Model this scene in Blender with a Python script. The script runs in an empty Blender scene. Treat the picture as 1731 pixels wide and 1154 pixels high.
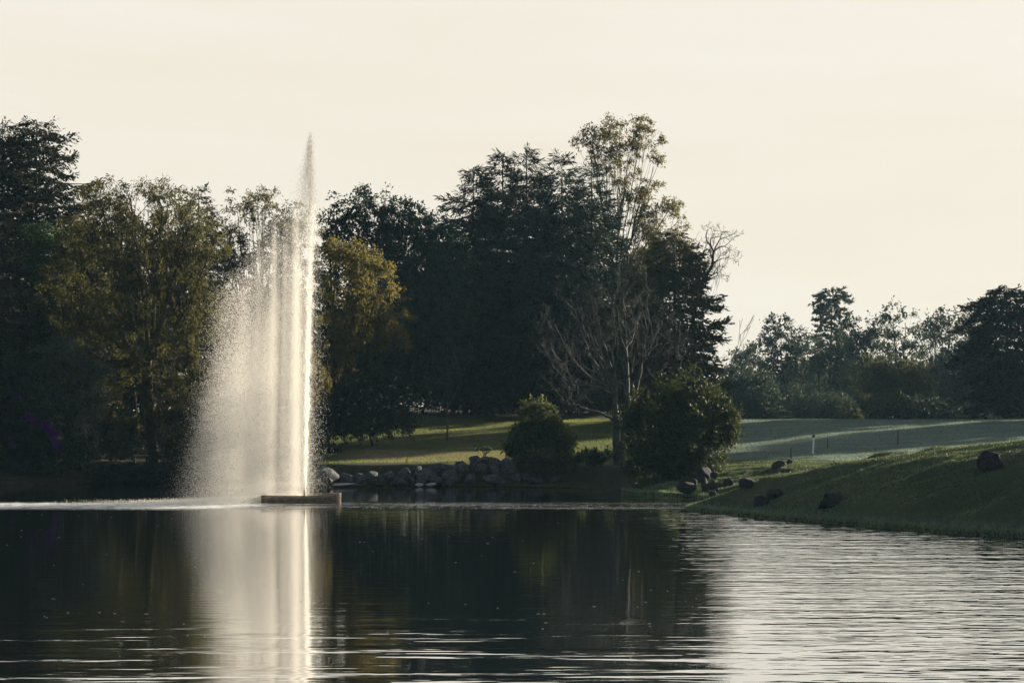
import bpy, math, random
import numpy as np
from mathutils import Vector

# ------------------------------------------------------------------ camera, sky, sun, exposure
F, CX, HY, CAMH = 3365.8, 865.5, 690.0, 3.75      # photo focal length (px), centre column, horizon row, eye height above water
SUN_AZ, SUN_EL = 50.0, 13.0                        # degrees right of the view direction, above the horizon
sc = bpy.context.scene
cam_d = bpy.data.cameras.new('camera'); cam = bpy.data.objects.new('camera', cam_d)
sc.collection.objects.link(cam); sc.camera = cam
cam_d.lens, cam_d.sensor_width, cam_d.clip_end, cam_d.clip_start = 70.0, 36.0, 4000.0, 0.5
cam_d.shift_y = (HY - 577.0) / 1731.0
cam.location = (0, 0, CAMH); cam.rotation_euler = (math.pi / 2, 0, 0)

world = bpy.data.worlds.new('World'); sc.world = world; world.use_nodes = True
wn, wl = world.node_tree.nodes, world.node_tree.links
bg = wn['Background']
sky = wn.new('ShaderNodeTexSky'); sky.sky_type = 'NISHITA'; sky.sun_disc = False
sky.sun_elevation = math.radians(SUN_EL); sky.sun_rotation = math.radians(SUN_AZ)
sky.air_density, sky.dust_density, sky.ozone_density, sky.altitude = 1.0, 1.5, 2.0, 0
# thin bright morning veil, creamy on the sunward half of the sky and thinning to the blue behind the camera
a, e = math.radians(SUN_AZ), math.radians(SUN_EL)
SUNV = Vector((math.sin(a) * math.cos(e), math.cos(a) * math.cos(e), math.sin(e)))
veil = wn.new('ShaderNodeMix'); veil.data_type = 'RGBA'; veil.blend_type = 'MIX'
wtc = wn.new('ShaderNodeTexCoord'); dot = wn.new('ShaderNodeVectorMath'); dot.operation = 'DOT_PRODUCT'; dot.inputs[1].default_value = SUNV
wl.new(wtc.outputs['Generated'], dot.inputs[0])
wr = wn.new('ShaderNodeMapRange'); wr.interpolation_type = 'SMOOTHSTEP'
for i, v in enumerate((-.55, .35, .25, 1.0)): wr.inputs[i + 1].default_value = v
wl.new(dot.outputs['Value'], wr.inputs[0]); 
wsp = wn.new('ShaderNodeSeparateXYZ'); wl.new(wtc.outputs['Generated'], wsp.inputs[0])
wz = wn.new('ShaderNodeMapRange'); wz.interpolation_type = 'SMOOTHSTEP'           # the veil is deep low down and thin overhead
for i, v in enumerate((.75, .24, .06, .92)): wz.inputs[i + 1].default_value = v
wl.new(wsp.outputs[2], wz.inputs[0])
wm = wn.new('ShaderNodeMath'); wm.operation = 'MULTIPLY'; wl.new(wr.outputs[0], wm.inputs[0]); wl.new(wz.outputs[0], wm.inputs[1]); wl.new(wm.outputs[0], veil.inputs[0])

wsc = wn.new('ShaderNodeVectorMath'); wsc.operation = 'SCALE'; wsc.inputs['Scale'].default_value = .55
wl.new(sky.outputs[0], wsc.inputs[0]); wl.new(wsc.outputs[0], veil.inputs[6]); wl.new(veil.outputs[2], bg.inputs[0])
# veil colour: peach low down, paler above, with faint streaks of thin cloud
wmp = wn.new('ShaderNodeMapping'); wmp.inputs['Scale'].default_value = (2.2, 2.2, 16); wl.new(wtc.outputs['Generated'], wmp.inputs[0])
wno = wn.new('ShaderNodeTexNoise'); wno.inputs['Scale'].default_value = 1.6; wno.inputs['Detail'].default_value = 4; wno.inputs['Distortion'].default_value = .6; wl.new(wmp.outputs[0], wno.inputs['Vector'])
wg = wn.new('ShaderNodeMapRange'); wl.new(wsp.outputs[2], wg.inputs[0])
for i, v in enumerate((0, .22, 0, .75)): wg.inputs[i + 1].default_value = v
wad = wn.new('ShaderNodeMath'); wad.operation = 'MULTIPLY_ADD'; wl.new(wno.outputs['Fac'], wad.inputs[0]); wad.inputs[1].default_value = 1.7; wl.new(wg.outputs[0], wad.inputs[2])
wcr = wn.new('ShaderNodeMapRange'); wl.new(wad.outputs[0], wcr.inputs[0])
for i, v in enumerate((.45, 1.9, 0, 1)): wcr.inputs[i + 1].default_value = v
wcm = wn.new('ShaderNodeMix'); wcm.data_type = 'RGBA'; wl.new(wcr.outputs[0], wcm.inputs[0])
wcm.inputs[6].default_value = (6.95, 6.18, 5.0, 1); wcm.inputs[7].default_value = (7.45, 7.08, 6.28, 1)
wl.new(wcm.outputs[2], veil.inputs[7])
bg.inputs[1].default_value = 0.05

sun_d = bpy.data.lights.new('sun', 'SUN'); sun = bpy.data.objects.new('sun', sun_d); sc.collection.objects.link(sun)
sun_d.energy, sun_d.angle, sun_d.color = 5.0, math.radians(0.6), (1.0, 0.87, 0.66)
sun.rotation_euler = SUNV.to_track_quat('Z', 'Y').to_euler(); sun.location = SUNV * 200

vs = sc.view_settings
vs.view_transform, vs.look, vs.exposure, vs.gamma = 'Standard', 'None', 1.4, 1.0
sc.render.engine = 'CYCLES'
cy = sc.cycles
cy.use_denoising = True
cy.max_bounces, cy.diffuse_bounces, cy.glossy_bounces, cy.transmission_bounces, cy.volume_bounces = 7, 5, 3, 4, 0
cy.sample_clamp_indirect = 4.0; cy.transparent_max_bounces = 48
cy.caustics_reflective = cy.caustics_refractive = False

# ------------------------------------------------------------------ helpers
rng = np.random.default_rng(11)
COL = sc.collection

def W(px, py, d):
    return np.array([(px - CX) / F * d, d, CAMH - (py - HY) / F * d])

def sstep(a, b, x):
    t = np.clip((x - a) / (b - a), 0, 1)
    return t * t * (3 - 2 * t)

def unit(v):
    return v / np.maximum(np.linalg.norm(v, axis=-1, keepdims=True), 1e-9)

def mesh_obj(name, verts, faces, mat, parent=None, smooth=False, loc=None):
    """faces: (n,3) or (n,4) int array, or a list of such arrays"""
    if not isinstance(faces, list): faces = [faces]
    faces = [f for f in faces if len(f)]
    me = bpy.data.meshes.new(name)
    verts = np.asarray(verts, dtype=np.float32)
    me.vertices.add(len(verts)); me.vertices.foreach_set('co', verts.ravel())
    tot = np.concatenate([np.full(len(f), f.shape[1], dtype=np.int32) for f in faces])
    idx = np.concatenate([np.asarray(f, dtype=np.int32).ravel() for f in faces])
    me.loops.add(len(idx)); me.loops.foreach_set('vertex_index', idx)
    me.polygons.add(len(tot))
    start = np.concatenate([[0], np.cumsum(tot)[:-1]]).astype(np.int32)
    me.polygons.foreach_set('loop_start', start); me.polygons.foreach_set('loop_total', tot)
    if smooth: me.polygons.foreach_set('use_smooth', np.ones(len(tot), dtype=bool))
    me.update(calc_edges=True); me.validate()
    if mat is not None: me.materials.append(mat)
    o = bpy.data.objects.new(name, me); COL.objects.link(o)
    if parent is not None: o.parent = parent
    if loc is not None: o.location = loc
    return o

def tag(o, label, cat, group=None):
    o['label'] = label; o['category'] = cat
    if group: o['group'] = group
    return o

def thing(name, label, cat, loc, group=None):
    o = bpy.data.objects.new(name, None); COL.objects.link(o); o.location = [float(v) for v in loc]
    o.empty_display_size = 0.3
    return tag(o, label, cat, group)

def dup(root, loc, rotz=0.0, scale=1.0, label=None, group=None):
    r = root.copy(); COL.objects.link(r); r.location = [float(v) for v in loc]
    r.rotation_euler = (0, 0, rotz); r.scale = (scale,) * 3 if np.isscalar(scale) else scale
    if label: r['label'] = label
    if group: r['group'] = group
    for ch in list(root.children):
        c = ch.copy(); COL.objects.link(c); c.parent = r
    return r

class Tubes:
    def __init__(s): s.v, s.q, s.n = [], [], 0
    def add(s, pts, radii, sides=5):
        pts = np.asarray(pts, float); radii = np.broadcast_to(np.asarray(radii, float), (len(pts),))
        t = unit(np.gradient(pts, axis=0))
        ref = np.array([0, 0, 1.0]) if abs(t[0, 2]) < 0.9 else np.array([1.0, 0, 0])
        u = unit(np.cross(t, ref)); w = np.cross(t, u)
        an = np.arange(sides) / sides * 2 * math.pi
        ring = pts[:, None] + radii[:, None, None] * (np.cos(an)[None, :, None] * u[:, None] + np.sin(an)[None, :, None] * w[:, None])
        k = len(pts)
        i = np.arange(k - 1)[:, None] * sides; j = np.arange(sides)[None]; j2 = (j + 1) % sides
        q = np.stack([i + j, i + j2, i + sides + j2, i + sides + j], -1).reshape(-1, 4) + s.n
        s.v.append(ring.reshape(-1, 3)); s.q.append(q); s.n += k * sides
        cap = np.arange(sides)[None] + s.n - sides
        if sides == 4: s.q.append(cap)
    def build(s, name, mat, parent=None):
        return mesh_obj(name, np.concatenate(s.v), np.concatenate(s.q), mat, parent, smooth=True)

class Boxes:
    def __init__(s): s.v, s.q, s.n = [], [], 0
    def add(s, c, size, rot=None):
        b = np.array([[x, y, z] for x in (-.5, .5) for y in (-.5, .5) for z in (-.5, .5)]) * np.asarray(size)
        if rot is not None: b = b @ np.asarray(rot).T
        s.v.append(b + np.asarray(c))
        s.q.append(np.array([[0, 1, 3, 2], [4, 6, 7, 5], [0, 4, 5, 1], [2, 3, 7, 6], [0, 2, 6, 4], [1, 5, 7, 3]]) + s.n); s.n += 8
    def build(s, name, mat, parent=None, bevel=0.0):
        o = mesh_obj(name, np.concatenate(s.v), np.concatenate(s.q), mat, parent)
        if bevel:
            m = o.modifiers.new('bevel', 'BEVEL'); m.width = bevel; m.segments = 2
        return o

def curve3(p0, p1, p2, n):
    t = np.linspace(0, 1, n)[:, None]
    return (1 - t) ** 2 * p0 + 2 * t * (1 - t) * p1 + t ** 2 * p2

def cards(pos, axis, L, Wd, r, up=0.5):
    """pointed leaf blades: two triangles each"""
    n = len(pos)
    axis = unit(axis)
    nr = unit(r.normal(size=(n, 3)) + np.array([0, 0, up]))
    side = unit(np.cross(axis, nr)); nn = np.cross(side, axis)
    L = np.broadcast_to(L, (n,))[:, None]; Wd = np.broadcast_to(Wd, (n,))[:, None]
    mid = pos + axis * L * 0.45
    v = np.stack([pos, mid + side * Wd * .5 + nn * Wd * .18, pos + axis * L - nn * Wd * .2, mid - side * Wd * .5 + nn * Wd * .18], 1).reshape(-1, 3)
    return v, (np.arange(n * 4).reshape(-1, 4))

# value noise on numpy arrays
_tab = rng.random((64, 64))
def vnoise(x, y):
    xi, yi = np.floor(x).astype(int), np.floor(y).astype(int)
    fx, fy = x - xi, y - yi
    fx, fy = fx * fx * (3 - 2 * fx), fy * fy * (3 - 2 * fy)
    g = lambda i, j: _tab[i % 64, j % 64]
    return (g(xi, yi) * (1 - fx) + g(xi + 1, yi) * fx) * (1 - fy) + (g(xi, yi + 1) * (1 - fx) + g(xi + 1, yi + 1) * fx) * fy - 0.5
def fbm(x, y, o=3):
    s, a = 0, 1
    for k in range(o):
        s = s + a * vnoise(x + 7.3 * k, y - 3.1 * k); x, y, a = x * 2.03, y * 2.03, a * .5
    return s

# ------------------------------------------------------------------ materials
def new_mat(name):
    m = bpy.data.materials.new(name); m.use_nodes = True
    nt = m.node_tree
    return m, nt.nodes, nt.links, nt.nodes['Principled BSDF'], nt.nodes['Material Output']

def rgb(c): return (c[0], c[1], c[2], 1)

def leaf_mat(name, dark, light, trans, tfac=0.35, rough=0.5, scale=0.6):
    m, n, l, p, out = new_mat(name)
    geo = n.new('ShaderNodeNewGeometry')
    tc = n.new('ShaderNodeTexCoord')
    no = n.new('ShaderNodeTexNoise'); no.inputs['Scale'].default_value = scale; no.inputs['Detail'].default_value = 2
    l.new(tc.outputs['Object'], no.inputs['Vector'])
    add = n.new('ShaderNodeMath'); add.operation = 'MULTIPLY_ADD'
    l.new(geo.outputs['Random Per Island'], add.inputs[0]); add.inputs[1].default_value = 0.55
    sub = n.new('ShaderNodeMath'); sub.operation = 'MULTIPLY_ADD'; sub.inputs[1].default_value = 1.6; sub.inputs[2].default_value = -0.58
    l.new(no.outputs['Fac'], sub.inputs[0]); l.new(sub.outputs[0], add.inputs[2])
    mix = n.new('ShaderNodeMix'); mix.data_type = 'RGBA'; mix.clamp_factor = True
    mix.inputs[6].default_value = rgb(dark); mix.inputs[7].default_value = rgb(light)
    l.new(add.outputs[0], mix.inputs[0]); l.new(mix.outputs[2], p.inputs['Base Color'])
    p.inputs['Roughness'].default_value = rough; p.inputs['Specular IOR Level'].default_value = 0.15
    tr = n.new('ShaderNodeBsdfTranslucent'); tr.inputs[0].default_value = rgb(trans)
    ms = n.new('ShaderNodeMixShader'); ms.inputs[0].default_value = tfac
    l.new(p.outputs[0], ms.inputs[1]); l.new(tr.outputs[0], ms.inputs[2]); l.new(ms.outputs[0], out.inputs[0])
    return m

def noise_mat(name, c1, c2, scale=4.0, rough=0.8, bump=0.0, bscale=20.0, spec=0.3, detail=5):
    m, n, l, p, out = new_mat(name)
    tc = n.new('ShaderNodeTexCoord')
    no = n.new('ShaderNodeTexNoise'); no.inputs['Scale'].default_value = scale; no.inputs['Detail'].default_value = detail
    l.new(tc.outputs['Object'], no.inputs['Vector'])
    cr = n.new('ShaderNodeValToRGB'); cr.color_ramp.elements[0].position = .35; cr.color_ramp.elements[1].position = .68
    cr.color_ramp.elements[0].color = rgb(c1); cr.color_ramp.elements[1].color = rgb(c2)
    l.new(no.outputs['Fac'], cr.inputs[0]); l.new(cr.outputs[0], p.inputs['Base Color'])
    p.inputs['Roughness'].default_value = rough; p.inputs['Specular IOR Level'].default_value = spec
    if bump:
        nb = n.new('ShaderNodeTexNoise'); nb.inputs['Scale'].default_value = bscale; nb.inputs['Detail'].default_value = 6
        l.new(tc.outputs['Object'], nb.inputs['Vector'])
        b = n.new('ShaderNodeBump'); b.inputs['Strength'].default_value = 1.0; b.inputs['Distance'].default_value = bump
        l.new(nb.outputs['Fac'], b.inputs['Height']); l.new(b.outputs[0], p.inputs['Normal'])
    return m

M = {}
M['conifer'] = leaf_mat('conifer_needles', (.007, .018, .018), (.020, .038, .034), (.022, .032, .016), .22, rough=.7)
M['conifer_brown'] = leaf_mat('conifer_needles_brownish', (.016, .026, .018), (.052, .054, .030), (.08, .078, .028), .32, rough=.7)
M['cedar'] = leaf_mat('cedar_needles', (.006, .014, .014), (.020, .030, .024), (.03, .03, .014), .22, rough=.7)
M['willow'] = leaf_mat('willow_leaves', (.016, .025, .014), (.045, .053, .022), (.125, .118, .032), .42, rough=.6)
M['midgreen'] = leaf_mat('midgreen_leaves', (.014, .042, .026), (.042, .086, .042), (.07, .12, .04), .35, rough=.6)
M['darkgreen'] = leaf_mat('darkgreen_leaves', (.008, .028, .020), (.020, .056, .032), (.03, .07, .025), .3, rough=.6)
M['golden'] = leaf_mat('golden_leaves', (.034, .040, .016), (.092, .092, .032), (.25, .21, .055), .42, rough=.6)
M['olive'] = leaf_mat('olive_leaves', (.026, .036, .020), (.078, .078, .036), (.17, .15, .055), .42, rough=.6)
M['euca'] = leaf_mat('open_crown_leaves', (.034, .040, .018), (.090, .088, .036), (.20, .175, .06), .4, rough=.6)
M['bush'] = leaf_mat('bush_leaves', (.007, .020, .012), (.026, .050, .024), (.07, .085, .026), .28, rough=.6)
M['roundleaf'] = leaf_mat('round_tree_leaves', (.014, .036, .016), (.046, .082, .034), (.13, .15, .04), .3, rough=.6)
M['shade'] = leaf_mat('shade_shrub_leaves', (.008, .020, .018), (.024, .042, .036), (.03, .045, .025), .22, rough=.7)
M['greygreen'] = leaf_mat('greygreen_leaves', (.040, .060, .052), (.090, .115, .100), (.06, .08, .06), .25)
M['brownshrub'] = leaf_mat('dry_shrub_leaves', (.020, .022, .014), (.060, .054, .032), (.06, .05, .02), .25)
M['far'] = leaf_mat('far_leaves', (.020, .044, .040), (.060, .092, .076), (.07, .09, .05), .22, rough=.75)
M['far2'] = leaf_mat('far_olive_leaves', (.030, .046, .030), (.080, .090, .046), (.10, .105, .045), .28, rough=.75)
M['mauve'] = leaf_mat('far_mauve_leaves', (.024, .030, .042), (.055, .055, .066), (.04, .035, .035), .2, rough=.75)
M['purple'] = leaf_mat('purple_blossom', (.05, .008, .11), (.11, .02, .24), (.08, .02, .16), .25, rough=.8)
M['white_blossom'] = leaf_mat('pale_blossom', (.35, .34, .42), (.6, .58, .66), (.5, .5, .5), .2)
M['bark'] = noise_mat('bark_dark', (.022, .018, .014), (.060, .050, .040), 6, .9, .02, 25)
M['greybark'] = noise_mat('bark_grey', (.032, .035, .036), (.080, .083, .082), 5, .85, .02, 25)
M['rock'] = noise_mat('blue_grey_rock', (.024, .029, .034), (.115, .126, .145), 3.0, .85, .05, 9)
M['darkrock'] = noise_mat('dark_rock', (.007, .008, .010), (.036, .039, .046), 3.0, .9, .05, 9)
M['paleplank'] = noise_mat('pale_weathered_wood', (.22, .23, .24), (.42, .43, .44), 9, .8)
M['stake'] = noise_mat('brown_stake_wood', (.05, .028, .016), (.11, .065, .04), 9, .85)
M['whitepaint'] = noise_mat('white_paint', (.62, .66, .72), (.80, .82, .85), 5, .6)
M['blackpaint'] = noise_mat('black_paint', (.012, .012, .014), (.03, .03, .034), 5, .6)
M['mesh_metal'] = noise_mat('weathered_mesh_metal', (.17, .13, .09), (.34, .27, .19), 12, .6)
M['float_dark'] = noise_mat('dark_float', (.012, .011, .010), (.035, .030, .026), 6, .6)
M['pipe'] = noise_mat('tan_pipe', (.36, .28, .20), (.52, .42, .31), 8, .6)
M['foamstone'] = noise_mat('pale_flat_stone', (.30, .33, .38), (.55, .58, .62), 4, .8)

def drop_mat(name, tfac, alb=1.0):
    m, n, l, p, out = new_mat(name)
    p.inputs['Base Color'].default_value = (.86 * alb, .86 * alb, .86 * alb, 1); p.inputs['Roughness'].default_value = .25
    tr = n.new('ShaderNodeBsdfTranslucent'); tr.inputs[0].default_value = (.95 * alb, .94 * alb, .92 * alb, 1)
    ms = n.new('ShaderNodeMixShader'); ms.inputs[0].default_value = tfac
    l.new(p.outputs[0], ms.inputs[1]); l.new(tr.outputs[0], ms.inputs[2])
    tp = n.new('ShaderNodeBsdfTransparent'); m2 = n.new('ShaderNodeMixShader'); m2.inputs[0].default_value = .45
    l.new(tp.outputs[0], m2.inputs[1]); l.new(ms.outputs[0], m2.inputs[2]); l.new(m2.outputs[0], out.inputs[0])
    return m
M['drop'] = drop_mat('aerated_water_drops', .7)
M['clear_drop'] = drop_mat('clear_water_drops', .5, .50)

def ground_mat():
    m, n, l, p, out = new_mat('grass_ground')
    geo = n.new('ShaderNodeNewGeometry')
    def noise(scale, detail, vec=None, sx=None):
        t = n.new('ShaderNodeTexNoise'); t.inputs['Scale'].default_value = scale; t.inputs['Detail'].default_value = detail
        src = geo.outputs['Position']
        if sx:
            mp = n.new('ShaderNodeMapping'); mp.inputs['Scale'].default_value = sx; l.new(src, mp.inputs[0]); src = mp.outputs[0]
        l.new(src, t.inputs['Vector']); return t.outputs['Fac']
    def ramp(v, a, b, ca, cb):
        r = n.new('ShaderNodeValToRGB'); r.color_ramp.elements[0].position = a; r.color_ramp.elements[1].position = b
        r.color_ramp.elements[0].color = ca; r.color_ramp.elements[1].color = cb; l.new(v, r.inputs[0]); return r.outputs[0]
    def mix(f, c1, c2):
        x = n.new('ShaderNodeMix'); x.data_type = 'RGBA'
        if hasattr(f, 'links'): l.new(f, x.inputs[0])
        else: x.inputs[0].default_value = f
        for s, c in ((6, c1), (7, c2)):
            if hasattr(c, 'links'): l.new(c, x.inputs[s])
            else: x.inputs[s].default_value = rgb(c)
        return x.outputs[2]
    k, w = (0, 0, 0, 1), (1, 1, 1, 1)
    g = mix(ramp(noise(0.35, 4), .35, .65, k, w), (.034, .062, .026), (.085, .122, .046))
    g = mix(ramp(noise(1.7, 5), .45, .72, k, w), g, (.095, .108, .050))
    g = mix(ramp(noise(14, 3), .3, .75, k, w), g, (.030, .046, .024))
    at = n.new('ShaderNodeAttribute'); at.attribute_name = 'cover'
    sep = n.new('ShaderNodeSeparateColor'); l.new(at.outputs['Color'], sep.inputs[0])
    g = mix(sep.outputs[0], g, ramp(noise(2.5, 5), .3, .7, rgb((.15, .105, .070)), rgb((.30, .225, .155))))   # worn dry lawn
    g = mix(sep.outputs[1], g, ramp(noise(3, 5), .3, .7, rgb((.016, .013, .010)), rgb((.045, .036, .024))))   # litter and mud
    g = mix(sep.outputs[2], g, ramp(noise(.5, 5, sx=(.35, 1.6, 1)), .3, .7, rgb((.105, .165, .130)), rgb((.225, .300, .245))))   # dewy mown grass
    l.new(g, p.inputs['Base Color']); p.inputs['Roughness'].default_value = .85; p.inputs['Specular IOR Level'].default_value = .2
    b = n.new('ShaderNodeBump'); b.inputs['Distance'].default_value = .07; b.inputs['Strength'].default_value = 1
    l.new(noise(9, 6), b.inputs['Height']); l.new(b.outputs[0], p.inputs['Normal'])
    return m
M['ground'] = ground_mat()
M['blade'] = leaf_mat('grass_blades', (.042, .080, .028), (.120, .165, .055), (.24, .27, .05), .45, rough=.6, scale=1.2)
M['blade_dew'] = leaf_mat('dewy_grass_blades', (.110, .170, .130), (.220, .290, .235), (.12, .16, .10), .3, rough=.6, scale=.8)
M['blade_pale'] = leaf_mat('pale_dew_and_light_streak_grass', (.15, .24, .12), (.36, .46, .26), (.16, .20, .08), .3, rough=.6, scale=.8)  # dewy shore fringe, and the raking light painted on the bank
M['blade_dry'] = leaf_mat('dry_grass_blades', (.034, .062, .028), (.100, .146, .062), (.08, .10, .03), .3, rough=.6, scale=1.2)

def water_mat():
    m, n, l, p, out = new_mat('pond_water')
    geo = n.new('ShaderNodeNewGeometry')
    sep = n.new('ShaderNodeSeparateXYZ'); l.new(geo.outputs['Position'], sep.inputs[0])
    X, Y = sep.outputs[0], sep.outputs[1]
    def math_(op, a, b=None, c=None):
        t = n.new('ShaderNodeMath'); t.operation = op
        for i, v in enumerate((a, b, c)):
            if v is None: continue
            if hasattr(v, 'links'): l.new(v, t.inputs[i])
            else: t.inputs[i].default_value = v
        return t.outputs[0]
    def srange(v, a, b, lo=0.0, hi=1.0):
        t = n.new('ShaderNodeMapRange'); t.interpolation_type = 'SMOOTHSTEP'
        l.new(v, t.inputs[0]); t.inputs[1].default_value = a; t.inputs[2].default_value = b; t.inputs[3].default_value = lo; t.inputs[4].default_value = hi
        return t.outputs[0]
    def noise(scl, detail, rough=.5):
        mp = n.new('ShaderNodeMapping'); mp.inputs['Scale'].default_value = scl; l.new(geo.outputs['Position'], mp.inputs[0])
        t = n.new('ShaderNodeTexNoise'); t.inputs['Scale'].default_value = 1; t.inputs['Detail'].default_value = detail; t.inputs['Roughness'].default_value = rough
        l.new(mp.outputs[0], t.inputs['Vector']); return t.outputs['Fac']
    # where the breeze and the falling spray roughen the surface
    breeze = math_('MULTIPLY', srange(X, 2.5, 7.0), srange(noise((.05, .14, 1), 2), .30, .62, .6, 1.0))
    near = math_('MULTIPLY', srange(Y, 42, 27), srange(noise((.16, .8, 1), 3), .45, .62, .0, 1.0))
    band = math_('MULTIPLY', srange(Y, 73.0, 75.5), srange(Y, 80.5, 78.5))
    patch = srange(noise((.12, .9, 1), 3), .40, .58)
    bandL = math_('MULTIPLY', band, srange(X, -6.5, -9.5, .30, 1.0))
    bandm = math_('MULTIPLY', bandL, math_('MAXIMUM', patch, srange(X, -8, -12)))
    amp = math_('ADD', math_('MULTIPLY_ADD', breeze, 1.0, .05), math_('MULTIPLY', near, .18))
    swell = noise((.42, 1.25, 1), 3, .62)
    small = noise((.9, 4.6, 1), 2, .5)
    fine = noise((5.0, 17.0, 1), 2, .5)
    h = math_('MULTIPLY', math_('MULTIPLY', swell, amp), .11)
    h = math_('ADD', h, math_('MULTIPLY', math_('MULTIPLY', small, math_('ADD', amp, .13)), .016))
    h = math_('ADD', h, math_('MULTIPLY', math_('MULTIPLY', fine, math_('MULTIPLY', bandm, 2.6)), .035))
    b = n.new('ShaderNodeBump'); b.inputs['Strength'].default_value = 1; b.inputs['Distance'].default_value = 1.0
    l.new(h, b.inputs['Height'])
    gl = n.new('ShaderNodeBsdfGlossy'); gl.inputs['Roughness'].default_value = .02; gl.inputs[0].default_value = (.95, .95, .95, 1)
    df = n.new('ShaderNodeBsdfDiffuse'); df.inputs[0].default_value = (.010, .014, .012, 1)
    fr = n.new('ShaderNodeFresnel'); fr.inputs[0].default_value = 2.1
    l.new(b.outputs[0], gl.inputs['Normal']); l.new(b.outputs[0], fr.inputs['Normal'])
    ff = math_('MULTIPLY_ADD', fr.outputs[0], .28, .71)
    ms = n.new('ShaderNodeMixShader'); l.new(ff, ms.inputs[0]); l.new(df.outputs[0], ms.inputs[1]); l.new(gl.outputs[0], ms.inputs[2])
    # froth drifting off from the spray, with painted glints along the whole band
    fm = math_('MULTIPLY', band, srange(X, -7.5, -11.0, .0, 1.0))
    spk = noise((1.6, 9.0, 1), 4, .65)
    thr = math_('MULTIPLY_ADD', fm, -.17, .66)
    thr = math_('MULTIPLY_ADD', band, -.06, thr)
    fo = srange(math_('SUBTRACT', spk, thr), .0, .07)
    fo = math_('MULTIPLY', fo, band)
    fd = n.new('ShaderNodeBsdfDiffuse'); fd.inputs[0].default_value = (.85, .86, .86, 1)
    m3 = n.new('ShaderNodeMixShader'); l.new(fo, m3.inputs[0]); l.new(ms.outputs[0], m3.inputs[1]); l.new(fd.outputs[0], m3.inputs[2])
    l.new(m3.outputs[0], out.inputs[0])
    return m
M['water'] = water_mat()

# ------------------------------------------------------------------ terrain
def shore_pt(px, py):
    d = CAMH * F / (py - HY); return ((px - CX) / F * d, d)
SH = [(24, 8), (27, 28), (21, 44), shore_pt(1800, 914), shore_pt(1731, 910), shore_pt(1600, 902), shore_pt(1500, 893), shore_pt(1360, 882), shore_pt(1250, 872),
      shore_pt(1165, 862), shore_pt(1205, 853), shore_pt(1235, 847), shore_pt(1160, 840), shore_pt(1078, 833), shore_pt(1030, 828), shore_pt(960, 825),
      shore_pt(860, 823), shore_pt(760, 822), shore_pt(650, 821), shore_pt(545, 821), shore_pt(430, 818), shore_pt(300, 817), shore_pt(150, 817), shore_pt(-40, 822),
      (-36, 88), (-44, 60), (-42, 25), (-22, 7), (0, 5)]
def smooth_poly(P, k=6):
    P = np.array(P, float); n = len(P); out = []
    for i in range(n):
        p0, p1, p2, p3 = P[i - 1], P[i], P[(i + 1) % n], P[(i + 2) % n]
        for t in np.arange(k) / k:
            out.append(0.5 * (2 * p1 + (p2 - p0) * t + (2 * p0 - 5 * p1 + 4 * p2 - p3) * t * t + (3 * p1 - p0 - 3 * p2 + p3) * t ** 3))
    return np.array(out)
POLY = smooth_poly(SH)
POLY += np.stack([fbm(POLY[:, 0] * .9, POLY[:, 1] * .9), fbm(POLY[:, 0] * .9 + 40, POLY[:, 1] * .9)], 1) * .35

def shore_dist(x, y):
    """signed distance to the water's edge, positive on land, and the arc length of the nearest point"""
    x, y = np.asarray(x, float).ravel(), np.asarray(y, float).ravel()
    best = np.full(x.shape, 1e9); arc = np.zeros_like(x); inside = np.zeros(x.shape, bool); s = 0.0
    A = POLY; B = np.roll(POLY, -1, 0)
    for (ax, ay), (bx, by) in zip(A, B):
        ex, ey = bx - ax, by - ay; L2 = ex * ex + ey * ey
        t = np.clip(((x - ax) * ex + (y - ay) * ey) / L2, 0, 1)
        d = np.hypot(x - ax - t * ex, y - ay - t * ey)
        m = d < best; best = np.where(m, d, best); arc = np.where(m, s + t * math.sqrt(L2), arc); s += math.sqrt(L2)
        c = (ay > y) != (by > y)
        xi = ax + (y - ay) / (by - ay if by != ay else 1e-9) * ex
        inside ^= c & (x < xi)
    return np.where(inside, -best, best), arc

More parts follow.
